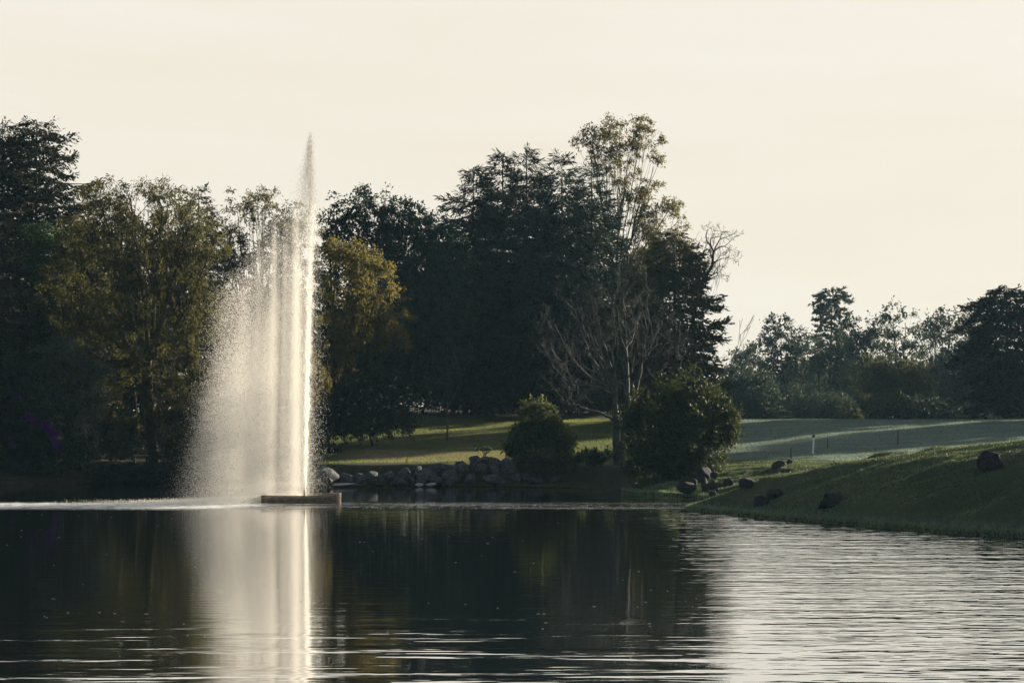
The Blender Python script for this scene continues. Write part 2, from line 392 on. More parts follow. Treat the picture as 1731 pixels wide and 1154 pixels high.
def ground(x, y, full=False):
    shp = np.shape(x)
    x, y = np.asarray(x, float).ravel(), np.asarray(y, float).ravel()
    s, arc = shore_dist(x, y)
    px = CX + F * x / np.maximum(y, 20)
    wA = sstep(1040, 1150, px); wC = sstep(560, 470, px); wB = np.clip(1 - wA - wC, 0, 1)
    sp = np.maximum(s, 0)
    hb = np.interp(y, [40, 57, 66, 73, 80, 88, 100], [3.1, 3.05, 2.75, 2.1, 1.3, 1.0, 1.0])
    zA = .10 + hb * (1 - (1 - np.clip(sp / 9.0, 0, 1)) ** 1.7) + (2.88 - hb) * sstep(7, 55, sp)
    bankm = sstep(.5, 2.0, sp) * sstep(11, 7, sp)
    ridge = fbm(arc * .75 + sp * .60, (sp - arc * .2) * .09) * .30 + fbm(arc * 2.4 + sp * 1.6, sp * .30 - arc * .1) * .16
    zA = zA + ridge * bankm + fbm(x * .09, y * .06) * .16 * sstep(9, 25, sp) + fbm(x * .5, y * .5) * .05 * sstep(9, 14, sp)
    zB = .06 + .94 * sstep(.3, 1.7, sp) + .062 * np.clip(sp - 1.7, 0, 36) + .01 * np.clip(sp - 37, 0, 60) + fbm(x * .16, y * .16) * .22 * sstep(2, 6, sp)
    zC = .10 + .45 * sstep(.2, 2.5, sp) + .055 * np.clip(sp - 1, 0, 45) + fbm(x * .3, y * .3) * .25 * sstep(1, 3, sp)
    z = wA * zA + wB * zB + wC * zC
    z = z - 1.6 * sstep(142, 200, y) * sstep(900, 1150, px)
    back = sstep(20, 8, y)
    z = z * (1 - back) + back * (.1 + 2.0 * sstep(0, 4, sp))
    z = np.maximum(z, .06)
    z = np.where(s < 0, np.maximum(-1.6, .06 + s * .9), z)
    if full: return z.reshape(shp), s.reshape(shp), arc.reshape(shp), px.reshape(shp)
    return z.reshape(shp)

def gz(x, y): return float(ground(np.array([x]), np.array([y]))[0])
def hit(px, py, lo=45.0, hi=260.0):
    """where the line of sight of a photo pixel meets the ground"""
    d = np.linspace(lo, hi, 2200); x = (px - CX) / F * d; zr = CAMH - (py - HY) / F * d
    g = np.maximum(ground(x, d), 0); k = np.argmax(zr <= g)
    if not (zr <= g).any(): k = len(d) - 1
    return np.array([x[k], d[k], g[k]])
def base(px, d):
    x = (px - CX) / F * d; return np.array([x, d, gz(x, d)])

gx = np.unique(np.round(np.concatenate([-np.geomspace(42, 500, 22)[::-1], np.arange(-42, 4, .5), np.arange(4, 24, .22), np.arange(24, 62, .6), np.geomspace(62, 500, 20)]), 3))
gy = np.unique(np.round(np.concatenate([-np.geomspace(12, 500, 16)[::-1], np.arange(-12, 50, 1.6), np.arange(50, 108, .33), np.arange(108, 165, .6), np.geomspace(165, 700, 26)]), 3))
GX, GY = np.meshgrid(gx, gy)
GZ, GS, GA, GPX = ground(GX, GY, True)
nx, ny = len(gx), len(gy)
idx = np.arange(nx * ny).reshape(ny, nx)
q = np.stack([idx[:-1, :-1], idx[:-1, 1:], idx[1:, 1:], idx[1:, :-1]], -1).reshape(-1, 4)
g_ob = mesh_obj('ground', np.stack([GX, GY, GZ], -1).reshape(-1, 3), q, M['ground'], smooth=True)
g_ob['kind'] = 'structure'; g_ob['label'] = 'grassy banks and lawn around the pond'
dry = sstep(540, 640, GPX) * sstep(900, 830, GPX) * sstep(2.5, 4.0, GS) * sstep(10.5, 7.5, GS + fbm(GX * .4, GY * .4) * 3)
dry = np.maximum(dry, .22 * sstep(560, 640, GPX) * sstep(960, 880, GPX) * sstep(10, 16, GS) * sstep(36, 30, GS))
dry = np.maximum(dry, .16 * sstep(1150, 1200, GPX) * (GS > 1) * sstep(12, 6, GS) * np.clip(fbm(GX * .5, GY * .5) * 3 + .45, 0, 1) * (GY > 50))
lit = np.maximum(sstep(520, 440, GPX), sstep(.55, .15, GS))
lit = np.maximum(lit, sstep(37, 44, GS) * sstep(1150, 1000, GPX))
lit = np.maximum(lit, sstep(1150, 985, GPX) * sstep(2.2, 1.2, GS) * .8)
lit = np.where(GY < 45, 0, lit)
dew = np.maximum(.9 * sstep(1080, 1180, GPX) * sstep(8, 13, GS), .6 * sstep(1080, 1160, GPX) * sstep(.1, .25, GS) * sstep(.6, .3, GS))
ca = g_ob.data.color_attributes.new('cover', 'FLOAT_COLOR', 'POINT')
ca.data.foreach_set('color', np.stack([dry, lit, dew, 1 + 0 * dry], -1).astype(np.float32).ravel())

w_ob = mesh_obj('pond_water', np.array([[-60, 0, 0], [45, 0, 0], [45, 118, 0], [-60, 118, 0]], float), np.array([[0, 1, 2, 3]]), M['water'])
w_ob['kind'] = 'structure'; w_ob['label'] = 'dark still pond water with ripples'

# ------------------------------------------------------------------ plants
def px_lobes(b, lobes, d, depth=.85, dy=0.0):
    out = []
    for i, lb in enumerate(lobes):
        c = W(lb[0], lb[1], d) - b
        rx, rz = lb[2] * d / F, lb[3] * d / F
        c = c + np.array([0, dy + (lb[4] if len(lb) > 4 else ((i * 37 % 11) / 11 - .5) * rx * .9), 0])
        out.append((c, np.array([rx, depth * rx, rz])))
    return out

def broadleaf(name, label, cat, b, lobes, leaf, bark, clumps=60, per=26, L=.15, Wd=.07, cr=.34, droop=.3, fork=None, tr=.16,
              seed=1, gap=.0, group=None, twigs=True, lean=(0, 0), wisps=.12, crown='crown'):
    r = np.random.default_rng(seed)
    root = thing(name, label, cat, b, group)
    tb = Tubes()
    ctr = np.mean([c for c, _ in lobes], 0)
    lowz = min(c[2] - R[2] for c, R in lobes)
    if fork is None: fork = np.array([ctr[0] * .35 + lean[0], ctr[1] * .3, max(.3, lowz * .8 + .1 * ctr[2])])
    fork = np.asarray(fork, float)
    mid = fork * .5 + np.array([r.normal() * .12, r.normal() * .12, 0])
    pts = curve3(np.array([0, 0, -.25]), mid, fork, 7)
    tb.add(pts, np.linspace(tr * 1.25, tr * .8, 7), 8)
    tot = sum(np.prod(R) ** (2 / 3) for _, R in lobes)
    V, Q, nv = [], [], 0
    for c, R in lobes:
        n = max(4, int(clumps * len(lobes) * np.prod(R) ** (2 / 3) / tot))
        dirv = unit(r.normal(size=(n, 3)))
        rad = r.random(n) ** (1 / 2.4)
        k = int(n * wisps)
        rad[:k] = r.uniform(1.0, 1.22, k)
        pc = c + dirv * rad[:, None] * R
        if gap:
            keep = fbm(pc[:, 0] * .9 + seed, pc[:, 2] * .9 + pc[:, 1] * .4) > -gap
            keep |= r.random(n) < .25
            pc = pc[keep]
        pc = pc[pc[:, 2] > .12]
        if not len(pc): continue
        start = fork if r.random() < .7 or fork[2] < .6 else fork * r.uniform(.75, .98)
        ctl = start * .45 + c * .55 + np.array([0, 0, -.18 * np.linalg.norm(c - start)]) + r.normal(size=3) * .15 * R
        limb = curve3(start, ctl, c, 9)
        limb[1:-1] += r.normal(size=(7, 3)) * .05
        r0 = tr * r.uniform(.42, .62)
        tb.add(limb, np.linspace(r0, r0 * .28, 9), 6)
        if twigs:
            for p in pc[:: 2]:
                j = r.integers(3, 9); s0 = limb[j]
                tb.add(curve3(s0, (s0 + p) / 2 + np.array([0, 0, .12 * np.linalg.norm(p - s0)]), p, 4), np.linspace(r0 * .22 + .004, .006, 4), 3)
        cnt = np.maximum(3, (per * r.uniform(.45, 1.5, len(pc))).astype(int))
        ci = np.repeat(np.arange(len(pc)), cnt); m = len(ci)
        crs = cr * r.uniform(.65, 1.3, len(pc))
        NT = 6
        td = unit(unit(pc - c)[:, None] * .55 + r.normal(size=(len(pc), NT, 3)) * np.array([.8, .8, .6]) + np.array([0, 0, .12 - droop * .3]))
        td = td * r.uniform(.7, 1.45, (len(pc), NT, 1)) * crs[:, None, None]
        d_ = td[ci, r.integers(0, NT, m)]; sl = r.random(m) ** .8
        pos = pc[ci] + d_ * sl[:, None] + np.array([0, 0, -1]) * (droop * .55 * crs[ci] * sl ** 2)[:, None] + r.normal(size=(m, 3)) * .16 * crs[ci][:, None]
        ax = unit(d_) * .6 + r.normal(size=(m, 3)) * .55 + np.array([0, 0, -droop])
        v, f = cards(pos, ax, L * r.uniform(.65, 1.25, m), Wd * r.uniform(.7, 1.2, m), r)
        V.append(v); Q.append(f + nv); nv += len(v)
    tb.build('trunk', bark, root)
    mesh_obj(crown, np.concatenate(V), np.concatenate(Q), leaf, root)
    return root

def conifer(name, label, b, height, prof, leaf, bark, nb=90, seed=1, droop=.35, L=.30, Wd=.10, dens=1.0, h0=.12, tr=.22, lean=(0, 0), cat='tree', group=None, upturn=.35, spread=.5):
    r = np.random.default_rng(seed)
    root = thing(name, label, cat, b, group)
    tb = Tubes()
    tz = np.linspace(0, 1, 12)
    ctr = lambda h: np.stack([lean[0] * h ** 1.6, lean[1] * h ** 1.6, h * height], -1)
    tb.add(ctr(tz) - np.array([0, 0, .2]) * (tz[:, None] == 0), np.linspace(tr, .02, 12), 7)
    V, Q, nv = [], [], 0
    hs = h0 + (1 - h0) * (np.arange(nb) + r.random(nb)) / nb
    for i, h in enumerate(hs):
        az = i * 2.39996 + r.normal() * .4
        ln = max(.25, prof(h) * r.uniform(.62, 1.18))
        od = np.array([math.cos(az), math.sin(az), 0]); pd = np.array([-od[1], od[0], 0])
        a0 = r.uniform(.05, .4) + .5 * max(0, h - .8) * 3; a1 = droop * r.uniform(.6, 1.4); a2 = upturn * r.uniform(.3, 1.1)
        def bp(t, ln=ln, od=od, h=h, a0=a0, a1=a1, a2=a2):
            t = np.asarray(t)[..., None]
            return ctr(np.array(h)) + od * ln * t + np.array([0, 0, 1]) * ln * (a0 * t - (a0 + a1) * t ** 2 + a2 * t ** 4)
        tb.add(bp(np.linspace(0, 1, 6)), np.linspace(max(.018, .02 * ln), .008, 6), 3)
        ns = max(4, int(ln * 11 * dens))
        t = r.random(ns) ** .62; t[:2] = (1.0, .93)
        wmax = spread * ln * (1.08 - t) + .22
        w = r.uniform(-1, 1, ns) * wmax
        sc_ = bp(t) + pd * w[:, None] + np.array([0, 0, -1]) * (.28 * np.abs(w) + .10 * r.random(ns))[:, None]
        sdir = unit(od * .85 + pd * np.sign(w)[:, None] * .65 + np.array([0, 0, -.25]) + r.normal(size=(ns, 3)) * .25 + np.array([0, 0, 1]) * (.55 * (t > .9))[:, None])
        cnt = r.integers(7, 15, ns); ci = np.repeat(np.arange(ns), cnt); m = len(ci)
        u = r.random(m)
        pos = sc_[ci] + sdir[ci] * (u * .75 - .2)[:, None] + r.normal(size=(m, 3)) * np.array([.09, .09, .05])
        ax = sdir[ci] + r.normal(size=(m, 3)) * .30 + np.array([0, 0, -.10])
        v, f = cards(pos, ax, L * r.uniform(.55, 1.2, m), Wd * r.uniform(.6, 1.2, m), r, up=1.2)
        V.append(v); Q.append(f + nv); nv += len(v)
    tb.build('trunk', bark, root)
    mesh_obj('crown', np.concatenate(V), np.concatenate(Q), leaf, root)
    return root

def interp_prof(hs, rs): return lambda h: float(np.interp(h, hs, rs))

def grow(tb, r, p, d, ln, rad, depth, spread=.55, up=.12, shrink=.74, wig=.10, minr=.006, kids=(2, 3), droop=0.0):
    n = 5
    pts = [p]
    dd = d.copy()
    for k in range(n):
        dd = unit(dd + r.normal(size=3) * wig + np.array([0, 0, up - droop * (k / n)])); pts.append(pts[-1] + dd * ln / n)
    pts = np.array(pts); rend = max(minr, rad * .62)
    tb.add(pts, np.linspace(rad, rend, n + 1), 6 if rad > .05 else (4 if rad > .02 else 3))
    if depth <= 0: return
    for k in range(r.integers(kids[0], kids[1] + 1)):
        j = n if k < 2 else r.integers(2, n)
        nd = unit(dd + r.normal(size=3) * spread)
        grow(tb, r, pts[j], nd, ln * shrink * r.uniform(.75, 1.2), max(minr, rend * r.uniform(.62, .92)), depth - 1, spread, up, shrink, wig, minr, kids, droop)

def woodland(name, pxs, d, y_top, leaf, n, L, Wd, seed):
    """distant understorey that reads as one dark mass"""
    r = np.random.default_rng(seed)
    px = r.uniform(pxs[0], pxs[1], n); dd = r.uniform(d[0], d[1], n)
    x = (px - CX) / F * dd
    g = ground(x, dd)
    top = CAMH - (y_top(px) - HY) / F * dd
    top = g + (top - g) * (.82 + .5 * fbm(x * .5, dd * .3))
    z = g + (top - g) * r.random(n) ** .8
    c = np.stack([x, dd, np.maximum(z, g + .1)], -1)
    ci = np.repeat(np.arange(n), 11); m = len(ci)
    pos = c[ci] + r.normal(size=(m, 3)) * .40
    v, f = cards(pos, r.normal(size=(m, 3)) + np.array([0, 0, -.3]), L * r.uniform(.6, 1.3, m), Wd * r.uniform(.7, 1.2, m), r)
    o = mesh_obj(name, v, f, leaf); o['kind'] = 'stuff'; return o

# --- woods behind
o = woodland('woodland_understorey', (-60, 1120), (148, 160), lambda p: np.interp(p, [-60, 300, 560, 760, 1120], [470, 480, 470, 440, 520]), M['shade'], 5600, .5, .27, 5)
o['label'] = 'dark mass of undergrowth deep in the woods behind the lawn'; o['category'] = 'undergrowth'

# --- left side
b = base(62, 118)
ced = conifer('cedar_tree', 'tall dark cedar with ragged flat sprays at the left edge of the photo', b, 3.75 + (HY - 203) / F * 118 - b[2],
        interp_prof([0, .3, .6, .74, .8, .86, .92, .96, 1], [3.6, 4.4, 4.2, 3.6, 3.4, 2.2, 2.3, 1.5, .35]), M['cedar'], M['bark'], nb=120, seed=3, droop=.12, upturn=.25, L=.30, Wd=.11, dens=1.2, h0=.12, spread=.62)
b = base(4, 120)
dup(ced, b, 2.4, 1.0, 'second dark cedar half cut off by the left edge, behind the first')
b = base(-6, 104)
conifer('cypress_tree', 'low black cypress at the left edge in front of the cedars', b, 3.75 + (HY - 372) / F * 104 - b[2],
        interp_prof([0, .3, .7, .9, 1], [2.4, 2.5, 2.0, 1.2, .3]), M['cedar'], M['bark'], nb=70, seed=5, droop=.3, h0=.04)
b = base(112, 115)
broadleaf('broadleaf_tree', 'mid green leafy tree between the cedars and the olive-gold willow', 'tree', b,
          px_lobes(b, [(58, 425, 42, 52), (108, 440, 60, 50), (160, 470, 70, 60), (70, 510, 62, 60), (150, 550, 70, 60), (100, 600, 80, 60)], 115), M['midgreen'], M['bark'],
          clumps=110, per=44, L=.17, Wd=.085, cr=.42, seed=21)
b = base(262, 106)
fk = W(250, 605, 106) - b
broadleaf('willow_tree', 'spreading olive-gold willow with dark forked limbs left of the fountain', 'tree', b,
          px_lobes(b, [(180, 362, 58, 52), (222, 338, 50, 40), (272, 350, 58, 46), (318, 392, 50, 50), (350, 440, 42, 60), (132, 420, 52, 60), (226, 430, 80, 60), (120, 510, 66, 66),
                       (318, 520, 66, 66), (212, 530, 90, 60), (150, 600, 90, 60), (300, 610, 80, 60), (230, 660, 100, 60), (330, 690, 60, 70)], 106), M['willow'], M['bark'],
          clumps=105, per=52, L=.20, Wd=.055, cr=.46, droop=.75, fork=fk, tr=.26, seed=22, gap=.16, wisps=.14)
b = base(240, 124)
broadleaf('broadleaf_tree', 'dim olive tree standing behind the forked limbs of the willow', 'tree', b,
          px_lobes(b, [(190, 400, 60, 50), (260, 400, 60, 50), (320, 440, 60, 50), (230, 460, 80, 60), (300, 510, 80, 60), (160, 500, 80, 70), (230, 560, 100, 70), (340, 570, 70, 70)], 124), M['olive'], M['bark'],
          clumps=110, per=30, L=.26, Wd=.13, cr=.5, seed=28, twigs=False)
b = base(336, 134)
conifer('cypress_tree', 'small conifer tip rising behind the willow left of the fountain', b, 3.75 + (HY - 316) / F * 134 - b[2],
        interp_prof([0, .6, .85, .93, 1], [3.0, 2.4, 1.2, .8, .15]), M['cedar'], M['bark'], nb=70, seed=6, droop=.2, h0=.3)
b = base(440, 119)
broadleaf('broadleaf_tree', 'feathery olive tree behind the falling spray of the fountain', 'tree', b,
          px_lobes(b, [(405, 368, 34, 36), (445, 350, 36, 28), (484, 372, 34, 34), (392, 430, 44, 50), (446, 430, 54, 54), (505, 440, 50, 56), (420, 520, 70, 60), (490, 540, 60, 70), (440, 620, 80, 70)], 119),
          M['olive'], M['bark'], clumps=100, per=40, L=.20, Wd=.075, cr=.42, seed=23, gap=.2, wisps=.15)
b = base(655, 128)
broadleaf('broadleaf_tree', 'big dark green round-crowned tree between the golden tree and the cypresses', 'tree', b,
          px_lobes(b, [(582, 362, 36, 36), (632, 350, 46, 30), (690, 372, 50, 34), (738, 420, 44, 46), (600, 430, 60, 66), (680, 450, 80, 70), (640, 540, 90, 80), (745, 540, 60, 90), (690, 620, 80, 60), (600, 630, 70, 60), (655, 400, 60, 46), (768, 440, 34, 50), (725, 470, 50, 50)], 128),
          M['darkgreen'], M['bark'], clumps=118, per=36, L=.24, Wd=.11, cr=.46, seed=24, gap=.55, wisps=.10)
b = base(548, 110)
broadleaf('broadleaf_tree', 'golden sunlit tree with drooping boughs just right of the fountain jet', 'tree', b,
          px_lobes(b, [(560, 432, 34, 28), (606, 440, 38, 32), (645, 478, 32, 32), (590, 500, 48, 44), (664, 545, 30, 36), (615, 550, 44, 36), (560, 580, 44, 44), (680, 572, 14, 18), (540, 640, 40, 40)], 110),
          M['golden'], M['bark'], clumps=90, per=44, L=.17, Wd=.075, cr=.36, droop=.5, seed=25, gap=.2, wisps=.15)

# --- the cypress clump
cyp = [(800, 137, 282, 31, 'cypress at the left flank of the dark central clump'), (850, 141, 258, 32, 'tall dark cypress with twin spiky tips in the central clump'),
       (890, 136, 252, 33, 'tallest broad dark cypress in the middle of the central clump'), (950, 134, 262, 34, 'front dark cypress with pointed tip, right of the tallest one'),
       (1000, 137, 284, 35, 'dark cypress at the right shoulder of the clump below the open crown')]
protos = []
for i, (px, d, yt, sd, lab) in enumerate(cyp):
    b = base(px, d); hgt = 3.75 + (HY - yt) / F * d - b[2]
    if i in (0, 2, 3):
        t_ = conifer('cypress_tree', lab, b, hgt,
                interp_prof([0, .25, .55, .72, .84, .92, 1], [4.2, 4.7, 4.1, 3.0, 1.7, .8, .12]), M['conifer'], M['bark'], nb=140, seed=sd, droop=.34, upturn=.75, L=.42, Wd=.085, h0=.05, dens=.9, spread=.5)
        protos.append((t_, hgt))
    else:
        p_, h_ = protos[-1]; dup(p_, b, 2.1 + i, hgt / h_, lab)
b = base(1140, 123)
conifer('cypress_tree', 'lacy brownish cypress at the right end of the central clump', b, 3.75 + (HY - 392) / F * 123 - b[2],
        interp_prof([0, .2, .5, .75, .9, 1], [2.6, 3.1, 2.9, 2.2, 1.5, .3]), M['conifer_brown'], M['bark'], nb=120, seed=36, droop=.40, upturn=.5, L=.32, Wd=.12, h0=.06, dens=1.15, spread=.65)
b = base(1078, 139)
conifer('cypress_tree', 'brownish cypress behind the bare grey tree', b, 3.75 + (HY - 420) / F * 139 - b[2],
        interp_prof([0, .2, .5, .75, .9, 1], [2.6, 2.9, 2.6, 1.8, 1.1, .2]), M['conifer_brown'], M['bark'], nb=120, seed=37, droop=.35, upturn=.4, h0=.05, dens=1.0, spread=.6)
b = base(1046, 147)
broadleaf('tall_open_tree', 'tallest tree with thin stems and an airy open crown above the cypresses', 'tree', b,
          px_lobes(b, [(1000, 232, 28, 18), (1022, 262, 30, 26), (1048, 216, 32, 18), (1082, 206, 14, 16), (1092, 240, 26, 24), (1062, 262, 30, 26), (1104, 282, 20, 24), (1086, 318, 30, 26), (1132, 352, 24, 20),
                       (1052, 318, 22, 26), (1148, 372, 14, 16), (1098, 372, 34, 28), (1122, 420, 40, 36), (1090, 450, 40, 40), (1150, 455, 34, 36)], 147),
          M['euca'], M['bark'], clumps=44, per=40, L=.24, Wd=.085, cr=.40, droop=.4, fork=W(1040, 470, 147) - b, tr=.13, seed=26, gap=.22, wisps=.2)

# --- leafless trees
b = base(1168, 124)
root = thing('bare_tree', 'leafless tree with hanging twigs leaning out right of the cypress clump', 'tree', b)
tb = Tubes(); r = np.random.default_rng(41)
trunk = np.array([W(x, y, 124) - b for x, y in [(1172, 600), (1172, 530), (1186, 482), (1204, 448), (1206, 425)]])
trunk = np.concatenate([[[0, 0, -.2]], trunk])
tb.add(trunk, np.linspace(.16, .07, len(trunk)), 7)
for (x0, y0), (x1, y1), rad in [((1206, 425), (1196, 388), .05), ((1206, 425), (1228, 396), .05), ((1190, 475), (1222, 452), .05), ((1204, 440), (1190, 412), .035), ((1204, 448), (1226, 424), .04)]:
    p0, p1 = W(x0, y0, 124) - b, W(x1, y1, 124) - b
    p1 = p1 + np.array([0, r.normal() * .4, 0])
    dv = p1 - p0; ln = np.linalg.norm(dv)
    for k in range(2):
        grow(tb, r, p0, unit(dv + r.normal(size=3) * .15), ln * .62, rad, 4, spread=.55, up=.06, shrink=.66, wig=.16, minr=.009, kids=(2, 3), droop=.10)
    for k in range(16):
        q0 = p0 + dv * r.random() + r.normal(size=3) * .25
        tb.add(curve3(q0, q0 + np.array([r.normal() * .2, r.normal() * .2, -.2]), q0 + np.array([r.normal() * .25, r.normal() * .2, -r.uniform(.5, 1.2)]), 5), np.linspace(.011, .006, 5), 3)
tb.build('trunk', M['bark'], root)

b = base(1046, 95.2)
root = thing('bare_tree', 'bare grey multi-stemmed tree at the water edge in front of the cypresses', 'tree', b)
tb = Tubes(); r = np.random.default_rng(44)
D = 95.2
def stem(pp, r0, r1, dy=0.0):
    pts = np.array([W(x, y, D) - b for x, y in pp]); pts[:, 1] += np.linspace(0, dy, len(pts))
    t = np.linspace(0, len(pts) - 1, len(pts) * 3)
    pts = np.stack([np.interp(t, np.arange(len(pts)), pts[:, k]) for k in range(3)], 1)
    pts[1:-1] = (pts[:-2] + pts[1:-1] * 2 + pts[2:]) / 4
    pts[1:-1] += r.normal(size=(len(pts) - 2, 3)) * .02
    tb.add(pts, np.linspace(r0, r1, len(pts)), 8); return pts
ends = []
ends.append((stem([(1044, 842), (1043, 770), (1040, 715), (1041, 660), (1036, 625)], .21, .10), .10))
ends.append((stem([(1050, 842), (1050, 760), (1062, 700), (1062, 640), (1058, 590)], .20, .09, .4), .09))
ends.append((stem([(1050, 770), (1058, 715), (1078, 650), (1085, 600)], .13, .07, -.4), .07))
low = stem([(1042, 712), (1020, 700), (985, 690), (968, 684)], .07, .045, -.5); ends.append((low, .04))
for tgt, rad, k0 in [((922, 578), .045, 0), ((936, 548), .045, 0), ((968, 522), .045, 0), ((1000, 505), .045, 0), ((1040, 496), .045, 1), ((1080, 500), .045, 1), ((1118, 528), .045, 2), ((1132, 566), .04, 2), ((1128, 612), .04, 2), ((926, 612), .04, 0), ((952, 640), .035, 0),
                     ((985, 560), .055, 0), ((960, 590), .05, 0), ((1010, 540), .055, 0), ((1035, 530), .055, 0), ((1060, 520), .055, 1), ((1085, 530), .05, 1), ((1040, 560), .05, 1), ((1110, 560), .05, 2), ((1120, 600), .045, 2),
                     ((1095, 545), .05, 2), ((948, 620), .04, 0), ((1010, 600), .04, 0), ((945, 668), .03, 3), ((965, 672), .03, 3), ((1075, 580), .045, 1), ((1000, 575), .045, 0)]:
    pts, rr = ends[k0]
    p0 = pts[r.integers(len(pts) * 2 // 3, len(pts))]
    p1 = W(tgt[0], tgt[1], D) - b + np.array([0, r.normal() * 1.0, 0])
    dv = p1 - p0
    c1 = p0 + dv * .5 + np.array([dv[0] * .22, 0, -abs(dv[0]) * .18])
    cv = curve3(p0, c1, p1, 8); cv[1:-1] += r.normal(size=(6, 3)) * .05
    tb.add(cv, np.linspace(rad, rad * .45, 8), 6)
    for j in (3, 5, 6, 7):
        nd = unit(cv[j] - cv[j - 1] + np.array([0, 0, .15]) + r.normal(size=3) * .3)
        grow(tb, r, cv[j], nd, r.uniform(.45, .85), rad * .40, 3, spread=.5, up=.05, shrink=.72, wig=.12, minr=.007, kids=(2, 3))
tb.build('trunk', M['greybark'], root)

b = base(757, 112)
root = thing('young_tree', 'slim pale-stemmed young tree in the shade at the wood edge above the lawn', 'tree', b)
tb = Tubes(); r = np.random.default_rng(45)
grow(tb, r, np.array([0, 0, -.1]), np.array([-.05, 0, 1.0]), 2.0, .06, 4, spread=.5, up=.1, shrink=.72, wig=.05, minr=.008)
tb.build('trunk', M['greybark'], root)
v, f = [], []
cc = np.array([-.15, 0, 3.2]) + r.normal(size=(70, 3)) * np.array([1.0, .7, .75]); ci = np.repeat(np.arange(70), 22)
v, f = cards(cc[ci] + r.normal(size=(len(ci), 3)) * .2, r.normal(size=(len(ci), 3)), .15, .07, r)
mesh_obj('crown', v, f, M['shade'], root)

# --- shrubs on the far shore
def shrub(name, label, px, d, lobes, leaf, seed, clumps=60, per=34, L=.13, Wd=.06, cr=.26, cat='shrub', group=None, **k):
    b = base(px, d)
    return broadleaf(name, label, cat, b, px_lobes(b, lobes, d), leaf, M['bark'], clumps=clumps, per=per, L=L, Wd=Wd, cr=cr, seed=seed, tr=.06, group=group, **k)
shrub('round_tree', 'small round glossy tree standing alone behind the boulder wall', 912, 98.5, [(912, 712, 30, 34), (900, 742, 38, 26), (935, 735, 32, 30), (880, 755, 24, 18), (945, 758, 24, 18), (915, 765, 40, 14)], M['roundleaf'], 51, clumps=110, per=30, L=.20, Wd=.095, cat='tree', wisps=.1)
shrub('glossy_tree', 'large dark evergreen bush at the water edge right of the bare tree', 1150, 90.5,
      [(1150, 655, 42, 32), (1110, 690, 48, 36), (1190, 690, 44, 34), (1150, 725, 66, 46), (1215, 722, 30, 24), (1095, 735, 36, 34), (1180, 765, 48, 34), (1110, 780, 50, 36), (1210, 755, 26, 18), (1130, 812, 50, 20), (1080, 815, 30, 24), (1168, 634, 18, 14), (1228, 700, 16, 14), (1236, 728, 12, 14), (1074, 705, 20, 18), (1122, 662, 18, 16), (1205, 668, 18, 14)],
      M['bush'], 52, clumps=92, per=32, L=.18, Wd=.085, cr=.36, gap=.08, cat='tree', wisps=.1)
shrub('reedy_shrub', 'low brownish shrub under the round tree beside the boulder wall', 925, 95.2, [(905, 790, 34, 22), (945, 795, 32, 26), (925, 812, 40, 16)], M['brownshrub'], 53, clumps=70, per=44, L=.22, Wd=.035, cr=.22, droop=-.6)
shrub('reedy_shrub', 'dark clipped-looking shrub directly left of the bare grey trunk', 1005, 95.0, [(992, 785, 26, 22), (1018, 788, 24, 24), (1005, 808, 32, 18)], M['shade'], 54, clumps=80, per=44, L=.15, Wd=.045, cr=.2, droop=-.3)
o = shrub('flowering_shrub', 'dark rounded shrub dotted with pale blossoms right of the fountain jet', 630, 110, [(620, 665, 60, 38), (668, 690, 42, 38), (590, 690, 50, 46), (640, 715, 66, 24), (560, 705, 40, 36)], M['shade'], 55, clumps=95, per=40, L=.16, Wd=.075, cr=.32)
r = np.random.default_rng(9); b = np.array(o.location)
pp = np.array([W(x, y, 108.1) - b for x, y in zip(r.normal(640, 34, 46), r.normal(678, 24, 46))]); pp[:, 1] += r.normal(size=46) * .3 + np.abs(pp[:, 0]) * .2
ci = np.repeat(np.arange(46), 6)
v, f = cards(pp[ci] + r.normal(size=(len(ci), 3)) * .035, r.normal(size=(len(ci), 3)), .07, .06, r)
mesh_obj('blossom', v, f, M['white_blossom'], o)
lefts = [('greygreen_shrub', 'tall grey-green shrub under the willow at the left', 120, 103.5, [(110, 605, 44, 34), (150, 625, 38, 36), (85, 640, 40, 36), (150, 672, 40, 34), (110, 690, 56, 36)], 'greygreen', 61),
         ('leafy_shrub', 'dark leafy shrub on the far shore left of the pale plank', 70, 102.0, [(60, 735, 60, 50), (110, 760, 46, 40), (30, 780, 46, 36), (90, 798, 60, 20)], 'shade', 62),
         ('leafy_shrub', 'dark shrub behind the pale plank under the willow', 190, 106, [(180, 720, 50, 46), (220, 745, 40, 44), (160, 770, 46, 34)], 'shade', 64),
         ('leafy_shrub', 'dark shrub veiled by the outer spray of the fountain', 320, 106, [(310, 740, 50, 46), (350, 760, 46, 44), (290, 780, 40, 26)], 'shade', 65),
         ('leafy_shrub', 'dark shrub behind the dense spray of the fountain', 440, 108, [(420, 700, 60, 56), (480, 720, 50, 56), (450, 770, 70, 36)], 'shade', 66),
         ('leafy_shrub', 'low dark shrub on the shore just behind the fountain jet', 530, 106, [(520, 740, 34, 34), (548, 760, 30, 24)], 'shade', 67)]
for nm, lab, px, d, lb, mt, sd in lefts:
    shrub(nm, lab, px, d, lb, M[mt], sd, clumps=75, per=38, L=.17, Wd=.08, cr=.34)
